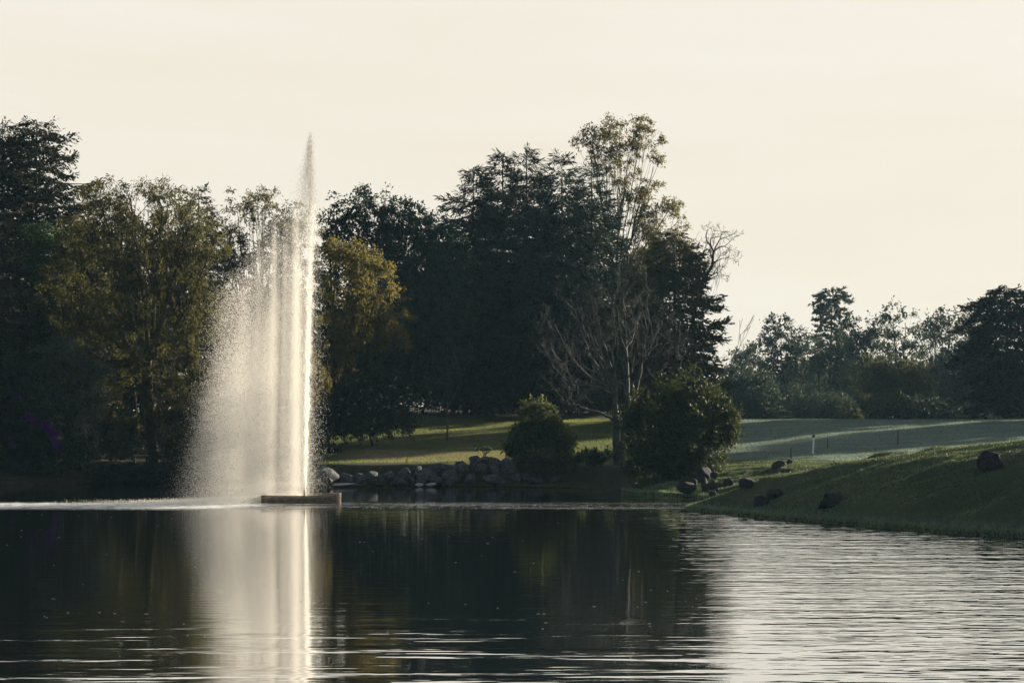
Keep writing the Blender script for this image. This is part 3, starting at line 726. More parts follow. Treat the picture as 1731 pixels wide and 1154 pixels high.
for i, (px, lab) in enumerate([(-5, 'low dark waterside shrub cut by the left edge'), (60, 'low dark waterside shrub below the purple flowers'), (205, 'low dark waterside shrub right of the pale plank'), (275, 'low dark waterside shrub below the small white post'),
                               (345, 'low dark waterside shrub behind the left part of the spray'), (420, 'low dark waterside shrub behind the middle of the spray'), (490, 'low dark waterside shrub behind the fountain nozzle')]):
    shrub('waterside_shrub', lab, px, 99.6, [(px - 22, 800, 26, 14), (px + 20, 798, 28, 16), (px, 808, 44, 12)], M['shade'], 90 + i, clumps=60, per=34, L=.16, Wd=.06, cr=.24, group='waterside shrubs on the left shore')
o = shrub('bougainvillea', 'dark climbing shrub at the left edge with an arching spray of purple flowers', 25, 100.8, [(20, 640, 40, 44), (55, 680, 40, 40), (10, 700, 40, 50), (62, 730, 36, 36)], M['shade'], 63, clumps=80, per=38, L=.15, Wd=.075, cr=.3)
b = np.array(o.location); r = np.random.default_rng(19)
tt = r.random(70); cxs = np.interp(tt, [0, .4, .75, 1], [46, 76, 92, 97]); cys = np.interp(tt, [0, .4, .75, 1], [704, 716, 735, 760])
pp = np.array([W(x + r.normal() * 3, y + r.normal() * 3, 99.4) - b for x, y in zip(cxs, cys)])
extra = np.array([W(x, y, 99.4) - b for x, y in [(28, 668), (32, 670), (16, 742), (20, 752), (26, 754), (40, 703)]])
pp = np.concatenate([pp, extra]); ci = np.repeat(np.arange(len(pp)), 14)
v, f = cards(pp[ci] + r.normal(size=(len(ci), 3)) * .07, r.normal(size=(len(ci), 3)), .09, .08, r)
mesh_obj('blossom', v, f, M['purple'], o)
b = hit(818, 776)
root = thing('sapling', 'small dark sapling growing on top of the boulder wall', 'plant', b); tb = Tubes(); r = np.random.default_rng(12)
pts_ = []
for k in range(7):
    tip = np.array([r.normal() * .22, r.normal() * .12, r.uniform(.35, .62)]); pts_.append(tip)
    tb.add(curve3(np.array([0, 0, -.05]), np.array([tip[0] * .3, 0, tip[2] * .6]), tip, 5), np.linspace(.016, .007, 5), 4)
tb.build('stem', M['bark'], root)
pp = np.array(pts_); ci = np.repeat(np.arange(7), 14)
v, f = cards(pp[ci] + r.normal(size=(len(ci), 3)) * .06, r.normal(size=(len(ci), 3)), .14, .07, r); mesh_obj('leaf', v, f, M['shade'], root)

# --- far trees beyond the field
def far_tree(label, px, d, lobes, leaf, seed, clumps=52, per=34, L=.34, Wd=.17, cr=.62, **k):
    b = base(px, d)
    return broadleaf('far_tree', label, 'tree', b, px_lobes(b, lobes, d), M[leaf], M['bark'], clumps=clumps, per=per, L=L, Wd=Wd, cr=cr, seed=seed, tr=.2, group='trees beyond the field', **k)
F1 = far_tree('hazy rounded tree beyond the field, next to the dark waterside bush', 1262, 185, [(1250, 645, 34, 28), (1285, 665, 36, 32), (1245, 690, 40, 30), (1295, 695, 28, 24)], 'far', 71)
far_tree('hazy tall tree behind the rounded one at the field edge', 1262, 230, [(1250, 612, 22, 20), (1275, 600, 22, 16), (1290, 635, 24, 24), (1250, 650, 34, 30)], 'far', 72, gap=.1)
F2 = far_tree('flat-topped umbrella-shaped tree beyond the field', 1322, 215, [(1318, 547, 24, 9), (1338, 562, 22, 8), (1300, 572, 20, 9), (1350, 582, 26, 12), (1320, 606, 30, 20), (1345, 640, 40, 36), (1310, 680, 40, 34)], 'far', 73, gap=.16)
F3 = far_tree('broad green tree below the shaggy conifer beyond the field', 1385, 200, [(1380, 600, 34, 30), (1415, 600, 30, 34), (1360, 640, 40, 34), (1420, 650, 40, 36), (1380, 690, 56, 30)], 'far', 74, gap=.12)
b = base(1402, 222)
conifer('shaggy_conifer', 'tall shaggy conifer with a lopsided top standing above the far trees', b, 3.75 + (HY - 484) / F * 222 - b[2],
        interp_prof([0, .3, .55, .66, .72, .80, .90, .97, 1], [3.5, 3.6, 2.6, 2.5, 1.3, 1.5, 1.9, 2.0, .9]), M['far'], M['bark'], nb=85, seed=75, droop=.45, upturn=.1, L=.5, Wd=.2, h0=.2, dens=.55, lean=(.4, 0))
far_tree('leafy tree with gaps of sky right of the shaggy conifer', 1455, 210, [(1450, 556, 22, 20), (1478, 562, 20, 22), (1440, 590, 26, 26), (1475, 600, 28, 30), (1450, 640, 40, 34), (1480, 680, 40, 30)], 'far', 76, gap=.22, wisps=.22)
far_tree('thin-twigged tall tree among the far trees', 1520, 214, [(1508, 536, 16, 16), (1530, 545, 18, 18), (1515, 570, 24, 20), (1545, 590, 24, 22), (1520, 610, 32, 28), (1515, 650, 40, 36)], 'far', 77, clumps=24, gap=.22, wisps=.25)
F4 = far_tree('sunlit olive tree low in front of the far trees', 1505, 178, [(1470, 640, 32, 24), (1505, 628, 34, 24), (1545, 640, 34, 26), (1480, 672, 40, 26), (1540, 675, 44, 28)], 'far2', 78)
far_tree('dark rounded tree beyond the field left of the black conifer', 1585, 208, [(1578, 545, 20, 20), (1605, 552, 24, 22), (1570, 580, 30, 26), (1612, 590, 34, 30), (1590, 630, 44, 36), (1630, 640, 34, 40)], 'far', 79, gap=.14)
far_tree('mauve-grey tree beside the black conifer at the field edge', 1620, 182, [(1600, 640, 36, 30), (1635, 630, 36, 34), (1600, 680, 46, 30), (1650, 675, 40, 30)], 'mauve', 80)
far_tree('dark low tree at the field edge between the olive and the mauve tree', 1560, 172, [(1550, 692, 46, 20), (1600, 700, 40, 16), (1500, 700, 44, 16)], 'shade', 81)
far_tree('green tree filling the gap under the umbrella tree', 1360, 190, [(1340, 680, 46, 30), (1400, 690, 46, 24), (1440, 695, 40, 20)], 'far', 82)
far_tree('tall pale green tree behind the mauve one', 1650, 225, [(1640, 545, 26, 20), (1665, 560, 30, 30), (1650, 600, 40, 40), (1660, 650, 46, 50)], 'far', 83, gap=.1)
b = base(1228, 205)
root = thing('bare_tree', 'small leafless tree in the haze between the cypress clump and the far trees', 'tree', b); tb = Tubes(); r = np.random.default_rng(84)
grow(tb, r, np.array([0, 0, -.1]), np.array([.02, 0, 1.0]), 5.0, .14, 4, spread=.4, up=.1, shrink=.62, wig=.06, minr=.02); tb.build('trunk', M['bark'], root)
b = base(1443, 152)
broadleaf('small_bush', 'little yellowish bush at the far edge of the field', 'bush', b, px_lobes(b, [(1443, 700, 9, 10), (1437, 706, 8, 7), (1450, 707, 8, 6)], 152), M['far2'], M['bark'], clumps=14, per=26, L=.2, Wd=.1, cr=.25, seed=85, tr=.05)
b = base(1702, 150)
black = conifer('black_conifer', 'massive black conifer cut by the right edge at the end of the field', b, 3.75 + (HY - 482) / F * 150 - b[2],
        interp_prof([0, .12, .3, .6, .8, .93, 1], [2.6, 3.2, 3.5, 3.6, 3.3, 2.6, 1.0]), M['cedar'], M['bark'], nb=110, seed=86, droop=.5, upturn=.15, L=.34, Wd=.13, h0=.10, dens=1.0, tr=.3)
# trees further along the field, outside the frame, that keep the field in morning shade
for k, (x, y, s, src) in enumerate([(50, 164, .85, black), (46.4, 152.5, (1.6, 1.6, 2.1), black), (50, 142, .95, black), (46, 133, 1.35, black), (50, 120, .8, black), (47, 108, .62, black), (44, 98, .62, black), (41, 88, .55, black), (70, 150, 1.1, F3), (66, 128, 1.0, F1), (38, 79, .5, black)]):
    dup(src, (x, y, gz(x, y)), k * 1.3 + .4, s, 'tree outside the right edge of the photo that shades the field', 'shade trees beside the field')

# far belt closing the horizon behind the lawn and the field
def far_belt_top(p): return np.interp(p, [1150, 1230, 1330, 1500, 1800], [640, 640, 620, 612, 600])
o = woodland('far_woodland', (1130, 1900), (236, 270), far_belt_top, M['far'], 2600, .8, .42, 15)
o['label'] = 'hazy mass of woodland behind the far trees'; o['category'] = 'woodland'

# ------------------------------------------------------------------ rocks
def rock_mesh(seed, sub=2, planes=10):
    import bmesh
    r = np.random.default_rng(seed); bm = bmesh.new()
    bmesh.ops.create_icosphere(bm, subdivisions=sub + 1, radius=1.0)
    v = np.array([x.co[:] for x in bm.verts]); f = np.array([[x.index for x in p.verts] for p in bm.faces]); bm.free()
    n = unit(r.normal(size=(planes, 3))); h = r.uniform(.42, .86, planes)
    dots = v @ n.T
    s = np.min(np.where(dots > 1e-3, h[None] / np.maximum(dots, 1e-3), 9.0), 1)
    v = v * np.minimum(1.0, s)[:, None]
    v = v * (1 + .05 * fbm(v[:, 0] * 3 + seed, v[:, 1] * 3 + v[:, 2] * 2)[:, None])
    lo, hi = v.min(0), v.max(0); v = (v - (lo + hi) / 2) / ((hi - lo) / 2)
    return v, f
ROCKS = [mesh_obj('boulder', *rock_mesh(s), M['rock']) for s in range(200, 207)]
for o in ROCKS: COL.objects.unlink(o)
DROCKS = []
for o in ROCKS:
    m = o.data.copy(); m.materials.clear(); m.materials.append(M['darkrock']); DROCKS.append(m)
def place_rock(px0, px1, py0, py1, d, mesh, parent=None, tilt=0.0, name='boulder', depth=.8, off=(0, 0, 0)):
    c = W((px0 + px1) / 2, (py0 + py1) / 2, d)
    o = bpy.data.objects.new(name, mesh); COL.objects.link(o)
    o.location = c - np.array(off); o.scale = ((px1 - px0) / 2 * d / F * 1.12, (px1 - px0) / 2 * d / F * depth, (py1 - py0) / 2 * d / F * 1.18)
    o.rotation_euler = (0, tilt, (px0 * 1.7) % 6.28 if abs(tilt) < .3 else 0)
    if parent: o.parent = parent
    return o
wl_loc = base(760, 96.0)
wall = thing('boulder_wall', 'retaining wall of stacked blue-grey boulders along the far shore', 'stone wall', wl_loc)
r = np.random.default_rng(77)
spec = [(527, 574, 794, 817), (600, 617, 801, 814), (618, 640, 798, 811), (622, 640, 810, 816), (643, 664, 800, 812), (668, 694, 793, 810), (669, 686, 809, 816), (694, 712, 789, 798), (702, 740, 793, 814), (704, 718, 807, 819),
        (727, 748, 808, 817), (737, 762, 783, 800), (746, 768, 797, 811), (763, 790, 782, 807), (756, 778, 806, 819), (782, 806, 802, 817), (793, 811, 772, 784), (794, 806, 782, 794), (801, 826, 785, 802), (826, 846, 776, 788),
        (825, 847, 787, 804), (810, 860, 804, 818), (846, 866, 775, 788), (848, 870, 786, 806), (862, 888, 803, 818), (868, 890, 788, 804), (884, 900, 800, 812), (888, 918, 808, 821), (930, 950, 806, 816), (985, 1008, 808, 819),
        (1008, 1024, 804, 814), (728, 742, 786, 796), (806, 828, 774, 784), (578, 598, 803, 815), (545, 560, 806, 818), (664, 676, 808, 818), (640, 652, 808, 817), (690, 704, 806, 818), (900, 916, 798, 810), (950, 968, 808, 820)]
for i, (x0, x1, y0, y1) in enumerate(spec):
    mid = (y0 + y1) / 2
    d = 95.6 + (818 - mid) * .035 + r.uniform(-.15, .15)
    if x0 > 880: d -= .6
    place_rock(x0 - 2, x1 + 2, y0 - 1.5, y1 + 2.5, d, ROCKS[i % 7].data, wall, r.uniform(-.25, .25), off=wl_loc)
for i, (x0, x1, y0, y1, lab) in enumerate([(560, 610, 816.5, 821.5, 'long pale flat stone at the waterline just right of the fountain'), (697, 719, 816.5, 821.5, 'pale flat stone at the waterline below the boulder wall, left of its twin'),
                                           (719, 739, 816, 821.5, 'pale flat stone at the waterline below the boulder wall, right of its twin')]):
    me = ROCKS[(i + 2) % 7].data.copy(); me.materials.clear(); me.materials.append(M['foamstone'])
    tag(place_rock(x0, x1, y0, y1, 95.0, me, None, 0, 'flat_stone', .5), lab, 'stone', 'pale stones at the waterline')
bank = [(1655, 1692, 766, 798, 'dark stump-like rock high on the right bank', .1), (1384, 1423, 834, 860, 'slanted blue-grey rock low on the grassy bank, right of the split one', -.5), (1275, 1298, 840, 859, 'lower half of the split rock near the water on the bank', -.5),
        (1294, 1326, 829, 846, 'upper dark half of the split rock on the bank', -.2), (1250, 1279, 809, 828, 'blocky dark rock above the split rock on the bank', -.2), (1308, 1327, 781, 795, 'dark rock on the bank crest left of the white post', 0),
        (1325, 1339, 778, 789, 'smaller dark rock touching the one on the bank crest', 0), (1198, 1214, 832, 843, 'small square rock by the tip of the bank', 0), (1208, 1219, 827, 834, 'small dark rock behind the square one at the bank tip', 0),
        (1104, 1122, 802, 822, 'grey rock nearest the waterside bush', .1), (1116, 1135, 800, 815, 'grey rock beside the one nearest the waterside bush', 0), (1138, 1155, 794, 804, 'small grey rock above the rock heap', 0)]
for i, (x0, x1, y0, y1, lab, tl) in enumerate(bank):
    h = hit((x0 + x1) / 2, y1 - 4)
    tag(place_rock(x0 - 2, x1 + 2, y0 - 2, y1 + 2, h[1] + .1, DROCKS[i % 7], None, tl, 'bank_rock', .8), lab, 'rock', 'rocks on the right bank')
heap = [(1146, 1176, 815, 832), (1170, 1186, 796, 814), (1178, 1204, 791, 812), (1160, 1180, 806, 822), (1182, 1200, 808, 832), (1196, 1222, 812, 830), (1222, 1240, 809, 824), (1200, 1214, 797, 806), (1150, 1164, 808, 818)]
pos = ['broad low rock at the left foot', 'narrow upright rock at the upper left', 'largest dark rock on top', 'grey rock in the middle', 'tall rock in front', 'wide rock on the right', 'outermost rock at the right end', 'small flat rock at the upper right', 'small rock at the left shoulder']
for i, (x0, x1, y0, y1) in enumerate(heap):
    h = hit(1190, 831)
    tag(place_rock(x0 - 1, x1 + 1, y0, y1 + 2, h[1] + (832 - y1) * .05, DROCKS[(i + 3) % 7], None, 0, 'heap_rock', .8), pos[i] + ' of the rock heap by the cove', 'rock', 'rock heap by the cove')

# ------------------------------------------------------------------ posts, planks
def post(name, label, cat, px, y_top, y_bot, w, mat, lean=0.0, cap=None, group=None):
    h = hit(px, y_bot); d = h[1]; H_ = (y_bot - y_top) * d / F
    root = thing(name, label, cat, h, group)
    tb = Tubes(); zz = np.array([-.25, 0, H_ * .5, H_ * .97, H_]); rr = np.array([w, w, w * .95, w * .92, w * .55])
    tb.add(np.stack([lean * zz, 0 * zz, zz], 1), rr, 8); tb.build('shaft', mat, root)
    if cap is not None:
        tb = Tubes(); z2 = np.array([H_ * .84, H_ * .85, H_ * .99, H_ * 1.0 + .01]); tb.add(np.stack([lean * z2, 0 * z2, z2], 1), np.array([w, w * 1.12, w * 1.12, w * .4]), 8); tb.build('cap', cap, root)
    return root
post('marker_post', 'white marker post with black top on the bank crest', 'post', 1374, 734, 767, .055, M['whitepaint'], .05, M['blackpaint'])
post('wooden_stake', 'short brown stake just right of the white marker post', 'stake', 1399, 741, 757, .035, M['stake'], 0, group='brown stakes on the field')
post('wooden_stake', 'tallest brown stake, standing alone on the crest of the right bank', 'stake', 1518, 727, 752, .04, M['stake'], 0, group='brown stakes on the field')
post('wooden_stake', 'brown stake above the dark rocks on the bank crest', 'stake', 1337, 757, 776, .035, M['stake'], .02, group='brown stakes on the field')
post('wooden_stake', 'brown stake right beside the large waterside bush', 'stake', 1219, 757, 773, .035, M['stake'], 0, group='brown stakes on the field')
post('leaning_stick', 'leaning brown stick on the worn lawn above the boulder wall', 'stick', 685, 772, 784, .025, M['stake'], .35)
post('marker_post', 'small white post in the shade of the left shore', 'post', 257, 763, 772, .05, M['whitepaint'], 0)
bx = Boxes(); c = W(140, 812, 101.0); bx.add((0, 0, 0), (2.15, .5, .06)); o = bx.build('plank_jetty', M['paleplank'], None, .01); o.location = c
tag(o, 'low weathered plank jetty at the left shore, above its shorter step', 'jetty')
for k in (-.9, 0, .9):
    bx = Boxes(); bx.add((k, 0, -.4), (.09, .09, .75)); bx.build('leg', M['bark'], o)
bx = Boxes(); bx.add((0, 0, 0), (1.15, .28, .05)); o = bx.build('plank_step', M['paleplank'], None, .01); o.location = W(155, 815.5, 100.2); o.rotation_euler = (0, .03, 0)
tag(o, 'pale floating plank just below the jetty at the left shore', 'plank')
b = hit(238, 783); root = thing('garden_bench', 'backless pale bench in deep shade on the left shore', 'bench', b)
bx = Boxes(); bx.add((0, 0, .42), (.85, .3, .05)); bx.build('seat', M['paleplank'], root, .01)
for k in (-.32, .32):
    bx = Boxes(); bx.add((k, 0, .19), (.07, .26, .42)); bx.build('leg', M['bark'], root)

# ------------------------------------------------------------------ fountain
FD = 80.0
fb = W(516, 848, FD); fb[2] = 0.0
fount = thing('floating_fountain', 'floating fountain throwing a tall jet and a wind-blown curtain of spray', 'fountain', fb)
k = FD / F
def fx(px): return (px - 516) * k
def fz(py): return CAMH - (py - HY) / F * FD
x0, x1, dp, zl, zh = fx(450), fx(571), 2.4, .04, .27
def lattice(ax0, ax1, y, axis):
    bx = Boxes(); n = int(round((ax1 - ax0) / .075)); st = (ax1 - ax0) / n
    hgt = zh - zl; m = 4
    for s in (1, -1):
        ang = s * math.atan2(hgt, st * m); ln = math.hypot(hgt, st * m)
        for i in range(-m, n):
            a0 = max(0, -i) / m; a1 = min(m, n - i) / m
            if a1 - a0 < .05: continue
            t0 = ax0 + (i + a0 * m) * st; t1 = ax0 + (i + a1 * m) * st
            zc0, zc1 = (zl + a0 * hgt, zl + a1 * hgt) if s > 0 else (zh - a0 * hgt, zh - a1 * hgt)
            c, s_ = math.cos(-ang), math.sin(-ang)
            R = np.array([[c, 0, s_], [0, 1, 0], [-s_, 0, c]])
            ctr = np.array([(t0 + t1) / 2, y + .004 * s, (zc0 + zc1) / 2])
            if axis == 'y':
                R = np.array([[0, -1, 0], [1, 0, 0], [0, 0, 1]]) @ R; ctr = np.array([y + .004 * s, (t0 + t1) / 2, (zc0 + zc1) / 2])
            bx.add(ctr, (ln * (a1 - a0), .006, .024), R)
    return bx
yf = -dp / 2
for nm, bxs in (('mesh_skirt', lattice(x0, x1, yf, 'x')), ('mesh_skirt', lattice(x0, x1, -yf, 'x')), ('mesh_skirt', lattice(yf, -yf, x0, 'y')), ('mesh_skirt', lattice(yf, -yf, x1, 'y'))):
    bxs.build(nm, M['mesh_metal'], fount)
bx = Boxes()
for z in (zl - .012, zh + .012):
    bx.add(((x0 + x1) / 2, yf, z), (x1 - x0 + .05, .035, .03)); bx.add(((x0 + x1) / 2, -yf, z), (x1 - x0 + .05, .035, .03))
    bx.add((x0, 0, z), (.034, dp - .04, .028)); bx.add((x1, 0, z), (.034, dp - .04, .028))
for xx in (x0 - .022, x1 + .022):
    for yy in (yf - .02, -yf + .02): bx.add((xx, yy, (zl + zh) / 2), (.045, .045, zh - zl + .09))
bx.build('frame', M['mesh_metal'], fount)
bx = Boxes(); bx.add(((x0 + x1) / 2, 0, .08), (x1 - x0 - .35, dp - .5, .22)); bx.build('pontoon', M['float_dark'], fount, .05)
tb = Tubes(); tb.add(np.array([[fx(514.5), 0, .15], [fx(514.5), 0, .36], [fx(514.5), 0, .38], [fx(514.5), 0, .47]]), [.07, .07, .045, .04], 12); tb.build('nozzle', M['pipe'], fount)
tb = Tubes(); tb.add(np.array([[fx(575), yf + .1, -.3], [fx(575), yf + .1, .36], [fx(575.3), yf + .1, .40], [fx(576), yf + .1, .44]]), [.085, .085, .075, .03], 14); tb.build('corner_pipe', M['pipe'], fount)

def drops(name, P, size, stretch, seed, mat):
    """small elongated drops, folded from two faces each"""
    r = np.random.default_rng(seed); n = len(P)
    s = np.broadcast_to(size, (n,))[:, None]
    t = np.array([[0, .5, -1.0], [1, -.4, 0], [0, .5, 1.0], [-1, -.4, 0]])
    an = r.uniform(0, 6.283, n); c, s_ = np.cos(an), np.sin(an)
    v = np.empty((n, 4, 3))
    for i in range(4):
        v[:, i, 0] = t[i, 0] * c - t[i, 1] * s_; v[:, i, 1] = t[i, 0] * s_ + t[i, 1] * c; v[:, i, 2] = t[i, 2] * stretch
    v = P[:, None] + v * s[:, :, None]
    f = np.arange(n)[:, None, None] * 4 + np.array([[0, 1, 2], [0, 2, 3]])[None]
    o = mesh_obj(name, v.reshape(-1, 3), f.reshape(-1, 3), mat, fount); o['kind'] = 'stuff'; return o
r = np.random.default_rng(91)
top = fz(226)
# rising jet: a slim column that widens and thins upwards
n = 16000
t = r.random(n) ** 1.15
z = .47 + (fz(345) - .47) * t
wd = (.05 + .15 * t ** .9) * (1 + .35 * np.sin(z * 5.1 + np.sin(z * 2.3) * 2))
P = np.stack([fx(515 + 12 * t) + r.normal(size=n) * wd * .55, r.normal(size=n) * wd * .6, z], 1)
drops('water_jet', P, r.uniform(.006, .012, n), 2.6, 1, M['drop'])
# plume: the top of the jet breaking up into drops that start to fall to the left
n = 21000
t = r.beta(1.7, 1.9, n)
z = fz(222) - t * (fz(222) - fz(450))
xc = fx(526 - 6 * t); wl_, wr_ = .07 + .80 * t, .07 + .24 * t
u = r.normal(size=n); xx = np.where(u < 0, u * wl_ * .62, u * wr_ * .7)
P = np.stack([xc + xx, r.normal(size=n) * (.08 + .25 * t), z], 1)
drops('spray_plume', P, r.uniform(.004, .012, n), 2.4, 2, M['clear_drop'])
# falling curtain: veils of fine drops carried left by the breeze, finest ones farthest; one bunch of drops repeated along every falling strand
nb_ = 10500
tt = r.random(nb_) ** .80
sg = .10 + .07 * tt
bp_ = np.stack([r.normal(size=nb_) * sg, r.normal(size=nb_) * sg * 1.5, 1 - tt], 1)
hw = r.uniform(.0022, .0050, nb_)
an = r.uniform(0, 6.283, nb_); dv_ = np.stack([np.cos(an), np.sin(an), 0 * an], 1); nv_ = np.stack([-np.sin(an), np.cos(an), 0 * an], 1)
zz_ = np.zeros((nb_, 3)); zz_[:, 2] = hw * 3.2 / 10
bv = np.stack([bp_ + nv_ * hw[:, None] * .5 - zz_, bp_ + dv_ * hw[:, None] - nv_ * hw[:, None] * .4, bp_ + nv_ * hw[:, None] * .5 + zz_, bp_ - dv_ * hw[:, None] - nv_ * hw[:, None] * .4], 1).reshape(-1, 3)
bf = (np.arange(nb_)[:, None, None] * 4 + np.array([[0, 1, 2], [0, 2, 3]])[None]).reshape(-1, 3)
npk = 108
ug = np.linspace(0, 5.8, 400); pdf = np.interp(ug, [0, .5, 1.0, 2.0, 2.8, 3.4, 4.0, 4.8, 5.6, 6.4], [.8, .9, .95, .92, .78, .52, .28, .12, .05, .01]); cdf = np.cumsum(pdf); cdf /= cdf[-1]
u = np.interp(r.random(npk), cdf, ug)
ztop = np.interp(u, [0, .3, 1.0, 2.0, 2.8, 3.6, 4.6, 5.6, 6.4], [12.6, 12.5, 12.1, 11.7, 11.1, 10.2, 8.6, 6.4, 4.6]) * r.uniform(np.interp(u, [0, 2, 4], [.80, .66, .45]), 1.03, npk)
pk = np.stack([-u * .86 + fx(522) - .02, r.normal(size=npk) * .40 + .45, .02 + 0 * u], 1)
ptilt = np.stack([0 * u, .13 * u / ztop, 0 * u], 1)
pscale = np.stack([np.interp(u, [0, 1.6, 2.6, 3.6, 5], [.6, .8, 1.1, 1.8, 3.2]) * r.uniform(.35, 1.5, npk), np.interp(u, [0, 2.6, 4], [1.0, 1.2, 2.0]) * r.uniform(.7, 1.2, npk), ztop], 1)
o = mesh_obj('falling_spray', np.concatenate([pk, bv]), bf + npk, M['drop'], fount); o['kind'] = 'stuff'
me = o.data
for nm, arr in (('strand_scale', pscale), ('strand_tilt', ptilt)):
    at_ = me.attributes.new(nm, 'FLOAT_VECTOR', 'POINT'); full = np.zeros((len(me.vertices), 3), np.float32); full[:npk] = arr; at_.data.foreach_set('vector', full.ravel())
at_ = me.attributes.new('is_strand', 'BOOLEAN', 'POINT'); fl = np.zeros(len(me.vertices), bool); fl[:npk] = True; at_.data.foreach_set('value', fl)
ng = bpy.data.node_groups.new('spray_strands', 'GeometryNodeTree')
ng.interface.new_socket('Geometry', in_out='INPUT', socket_type='NodeSocketGeometry'); ng.interface.new_socket('Geometry', in_out='OUTPUT', socket_type='NodeSocketGeometry')
gi, go = ng.nodes.new('NodeGroupInput'), ng.nodes.new('NodeGroupOutput')
def named(nm, tp):
    x = ng.nodes.new('GeometryNodeInputNamedAttribute'); x.data_type = tp; x.inputs['Name'].default_value = nm; return x.outputs['Attribute']
sep_ = ng.nodes.new('GeometryNodeSeparateGeometry'); sep_.domain = 'POINT'
iop = ng.nodes.new('GeometryNodeInstanceOnPoints')
ng.links.new(gi.outputs[0], sep_.inputs['Geometry']); ng.links.new(named('is_strand', 'BOOLEAN'), sep_.inputs['Selection'])
ng.links.new(sep_.outputs['Selection'], iop.inputs['Points']); ng.links.new(sep_.outputs['Inverted'], iop.inputs['Instance'])
ng.links.new(named('strand_scale', 'FLOAT_VECTOR'), iop.inputs['Scale'])
e2r = ng.nodes.new('FunctionNodeEulerToRotation'); ng.links.new(named('strand_tilt', 'FLOAT_VECTOR'), e2r.inputs[0]); ng.links.new(e2r.outputs[0], iop.inputs['Rotation'])
ng.links.new(iop.outputs[0], go.inputs[0])
o.modifiers.new('strands', 'NODES').node_group = ng
# loose drops thrown clear to the right of the jet
n = 6000
t = r.random(n); z = fz(345) * (1 - t ** .9) + .03
P = np.stack([fx(525) + np.abs(r.normal(size=n)) * (.14 + .24 * t), r.normal(size=n) * .5, z], 1)
drops('loose_drops', P, r.uniform(.003, .009, n), 2.4, 4, M['drop'])
# splash where the curtain lands
n = 26000
xs = fx(440) - r.gamma(1.6, 1.0, n); xs = np.where(r.random(n) < .12, r.uniform(fx(400), fx(515), n), xs)
P = np.stack([xs, r.normal(size=n) * .9 - .25, np.abs(r.normal(size=n)) * .10 * np.interp(xs, [-7, -2, 0], [.25, 1, .8]) + .004], 1)
P[:, 2] = np.where((P[:, 0] > x0 - .05) & (P[:, 0] < x1) & (np.abs(P[:, 1]) < dp / 2), P[:, 2] + zh - .04, P[:, 2])
P = P[~((P[:, 0] > x0 - .1) & (P[:, 1] < -dp / 2 + .2))]; n = len(P)
drops('splash', P, r.uniform(.008, .018, n), .9, 5, M['drop'])

# ------------------------------------------------------------------ grass and small litter
def scatter_on(n, f_accept, xr, yr, seed):
    r = np.random.default_rng(seed); x, y = r.uniform(*xr, n), r.uniform(*yr, n)
    z, s, arc, px = ground(x, y, True); m = f_accept(x, y, s, px, r)
    return np.stack([x, y, z], 1)[m], s[m], px[m], r
def blades(name, label, P, L, Wd, mat, r, lean=.45):
    n = len(P); ax = r.normal(size=(n, 3)) * lean + np.array([0, 0, 1.0])
    an = r.uniform(0, 6.283, n); sd = np.stack([np.cos(an), np.sin(an), 0 * an], 1)
    L = np.broadcast_to(L, (n,))[:, None]; a_ = unit(ax)
    v = np.stack([P - sd * Wd - np.array([0, 0, .01]), P + sd * Wd - np.array([0, 0, .01]), P + a_ * L], 1).reshape(-1, 3)
    o = mesh_obj(name, v, np.arange(n * 3).reshape(-1, 3), mat); o['kind'] = 'stuff'; o['label'] = label; o['category'] = 'grass'; return o
P, s, px, r = scatter_on(420000, lambda x, y, s, px, r: (s > .25) & (s < 12.5) & (px > 1080) & (px < 1790), (4, 30), (54, 100), 101)
blades('bank_grass', 'short rough grass covering the right bank', P, r.uniform(.04, .10, len(P)), .011, M['blade_dry'], r, .7)
def streaky(x, y, s, px, r):  # pale streaks put in by colour where raking light would catch the ridges
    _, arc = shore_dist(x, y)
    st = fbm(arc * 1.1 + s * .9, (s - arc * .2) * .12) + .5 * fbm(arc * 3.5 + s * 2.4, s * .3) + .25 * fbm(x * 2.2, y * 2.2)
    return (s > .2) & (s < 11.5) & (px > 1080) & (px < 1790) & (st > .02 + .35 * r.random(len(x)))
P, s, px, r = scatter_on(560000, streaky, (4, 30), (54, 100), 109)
blades('bank_light_streaks', 'streaks of pale grass up the right bank, coloured in for raking light', P, r.uniform(.04, .10, len(P)), .012, M['blade_pale'], r, .7)
P, s, px, r = scatter_on(520000, lambda x, y, s, px, r: (s > -.10) & (s < .22) & (px > 1050) & (px < 1790), (4, 20), (54, 92), 102)
P[:, 2] = np.maximum(P[:, 2], .02)
blades('shore_grass', 'longer pale grass fringe overhanging the water along the right bank', P, r.uniform(.05, .16, len(P)), .013, M['blade_pale'], r, .8)
P, s, px, r = scatter_on(300000, lambda x, y, s, px, r: (s > 10) & (px > 1040) & (px < 1790) & (r.random(len(x)) < .8), (4, 46), (60, 146), 103)
blades('field_grass', 'mown dewy grass of the field', P, r.uniform(.04, .09, len(P)), .018, M['blade_dew'], r, .6)
P, s, px, r = scatter_on(110000, lambda x, y, s, px, r: (s > 2.2) & (s < 36) & (px > 540) & (px < 1060), (-14, 10), (95, 135), 104)
blades('lawn_grass', 'mown grass of the far lawn', P, r.uniform(.04, .09, len(P)), .016, M['blade'], r, .6)
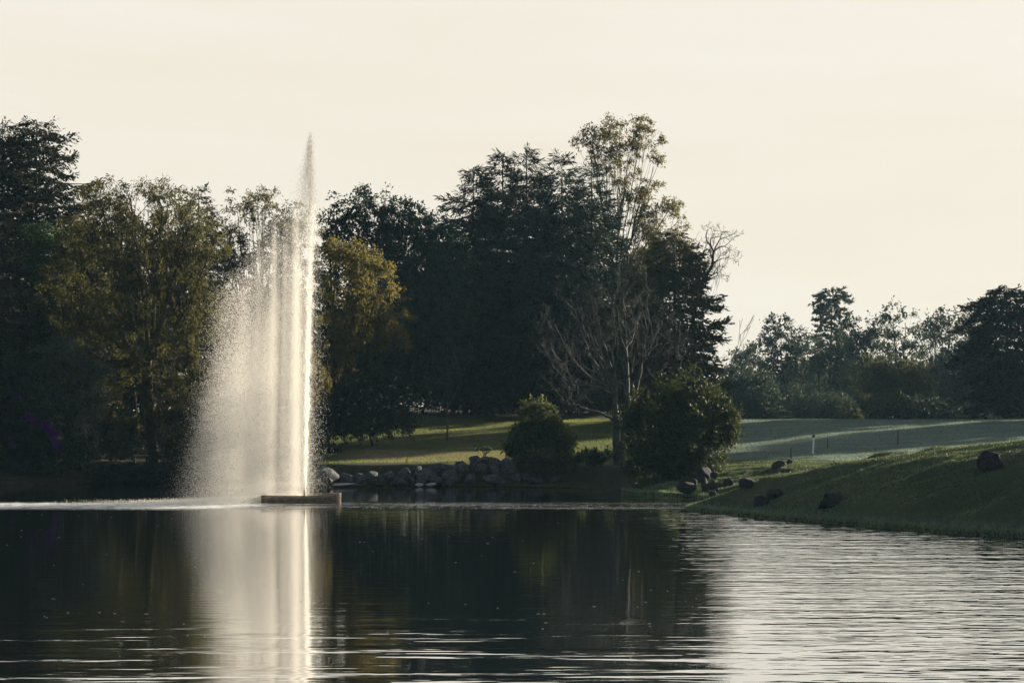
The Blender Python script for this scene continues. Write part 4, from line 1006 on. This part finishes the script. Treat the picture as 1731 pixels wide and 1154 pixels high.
P, s, px, r = scatter_on(60000, lambda x, y, s, px, r: (s > -.05) & (s < .6) & (px > 480) & (px < 1060 + 90 * r.random(len(x))), (-14, 9), (92, 99), 105)
P[:, 2] = np.maximum(P[:, 2], .02)
blades('waterside_grass', 'dark grass at the foot of the boulder wall', P, r.uniform(.06, .16, len(P)), .014, M['blade'], r, .5)
P, s, px, r = scatter_on(1600, lambda x, y, s, px, r: (s > .6) & (s < 11) & (px > 1150) & (px < 1760) & (r.random(len(x)) < .35), (6, 26), (55, 85), 106)
v, f = cards(P + np.array([0, 0, .07]), r.normal(size=(len(P), 3)) * np.array([1, 1, .2]), r.uniform(.03, .08, len(P)), .05, r, 2)
o = mesh_obj('fallen_petals', v, f, M['white_blossom']); o['kind'] = 'stuff'; o['label'] = 'pale fallen petals dotted over the right bank'; o['category'] = 'petals'
r = np.random.default_rng(107); n = 300  # pale flecks added on the water to stand in for ripple glints
yy = np.concatenate([r.uniform(28, 74, 120), r.normal(76, 1.2, 180)]); xx = np.interp(r.random(n), [0, 1], [-.27, .16]) * yy
s, _ = shore_dist(xx, yy); ok = s < -.5; xx, yy = xx[ok], yy[ok]
v, f = cards(np.stack([xx, yy, 0 * xx + .006], 1), np.stack([1 + 0 * xx, r.normal(size=len(xx)) * .12, 0 * xx], 1), r.uniform(.03, .10, len(xx)), .02, r, 60)
o = mesh_obj('glint_flecks', v, f, M['white_blossom']); o['kind'] = 'stuff'; o['label'] = 'pale flecks laid on the pond in place of glints and bubbles'; o['category'] = 'petals'

# ------------------------------------------------------------------ haze
hz, n_, l_, p_, out_ = new_mat('morning_haze')
n_.remove(p_)
vol = n_.new('ShaderNodeVolumePrincipled'); vol.inputs['Color'].default_value = (.42, .72, 1.0, 1); vol.inputs['Density'].default_value = .00011; vol.inputs['Anisotropy'].default_value = .3
l_.new(vol.outputs[0], out_.inputs['Volume'])
bx = Boxes(); bx.add((0, 100, 14.0), (1030, 1230, 34)); o = bx.build('haze', hz); o['kind'] = 'stuff'; o['label'] = 'thin morning haze over the pond and field'
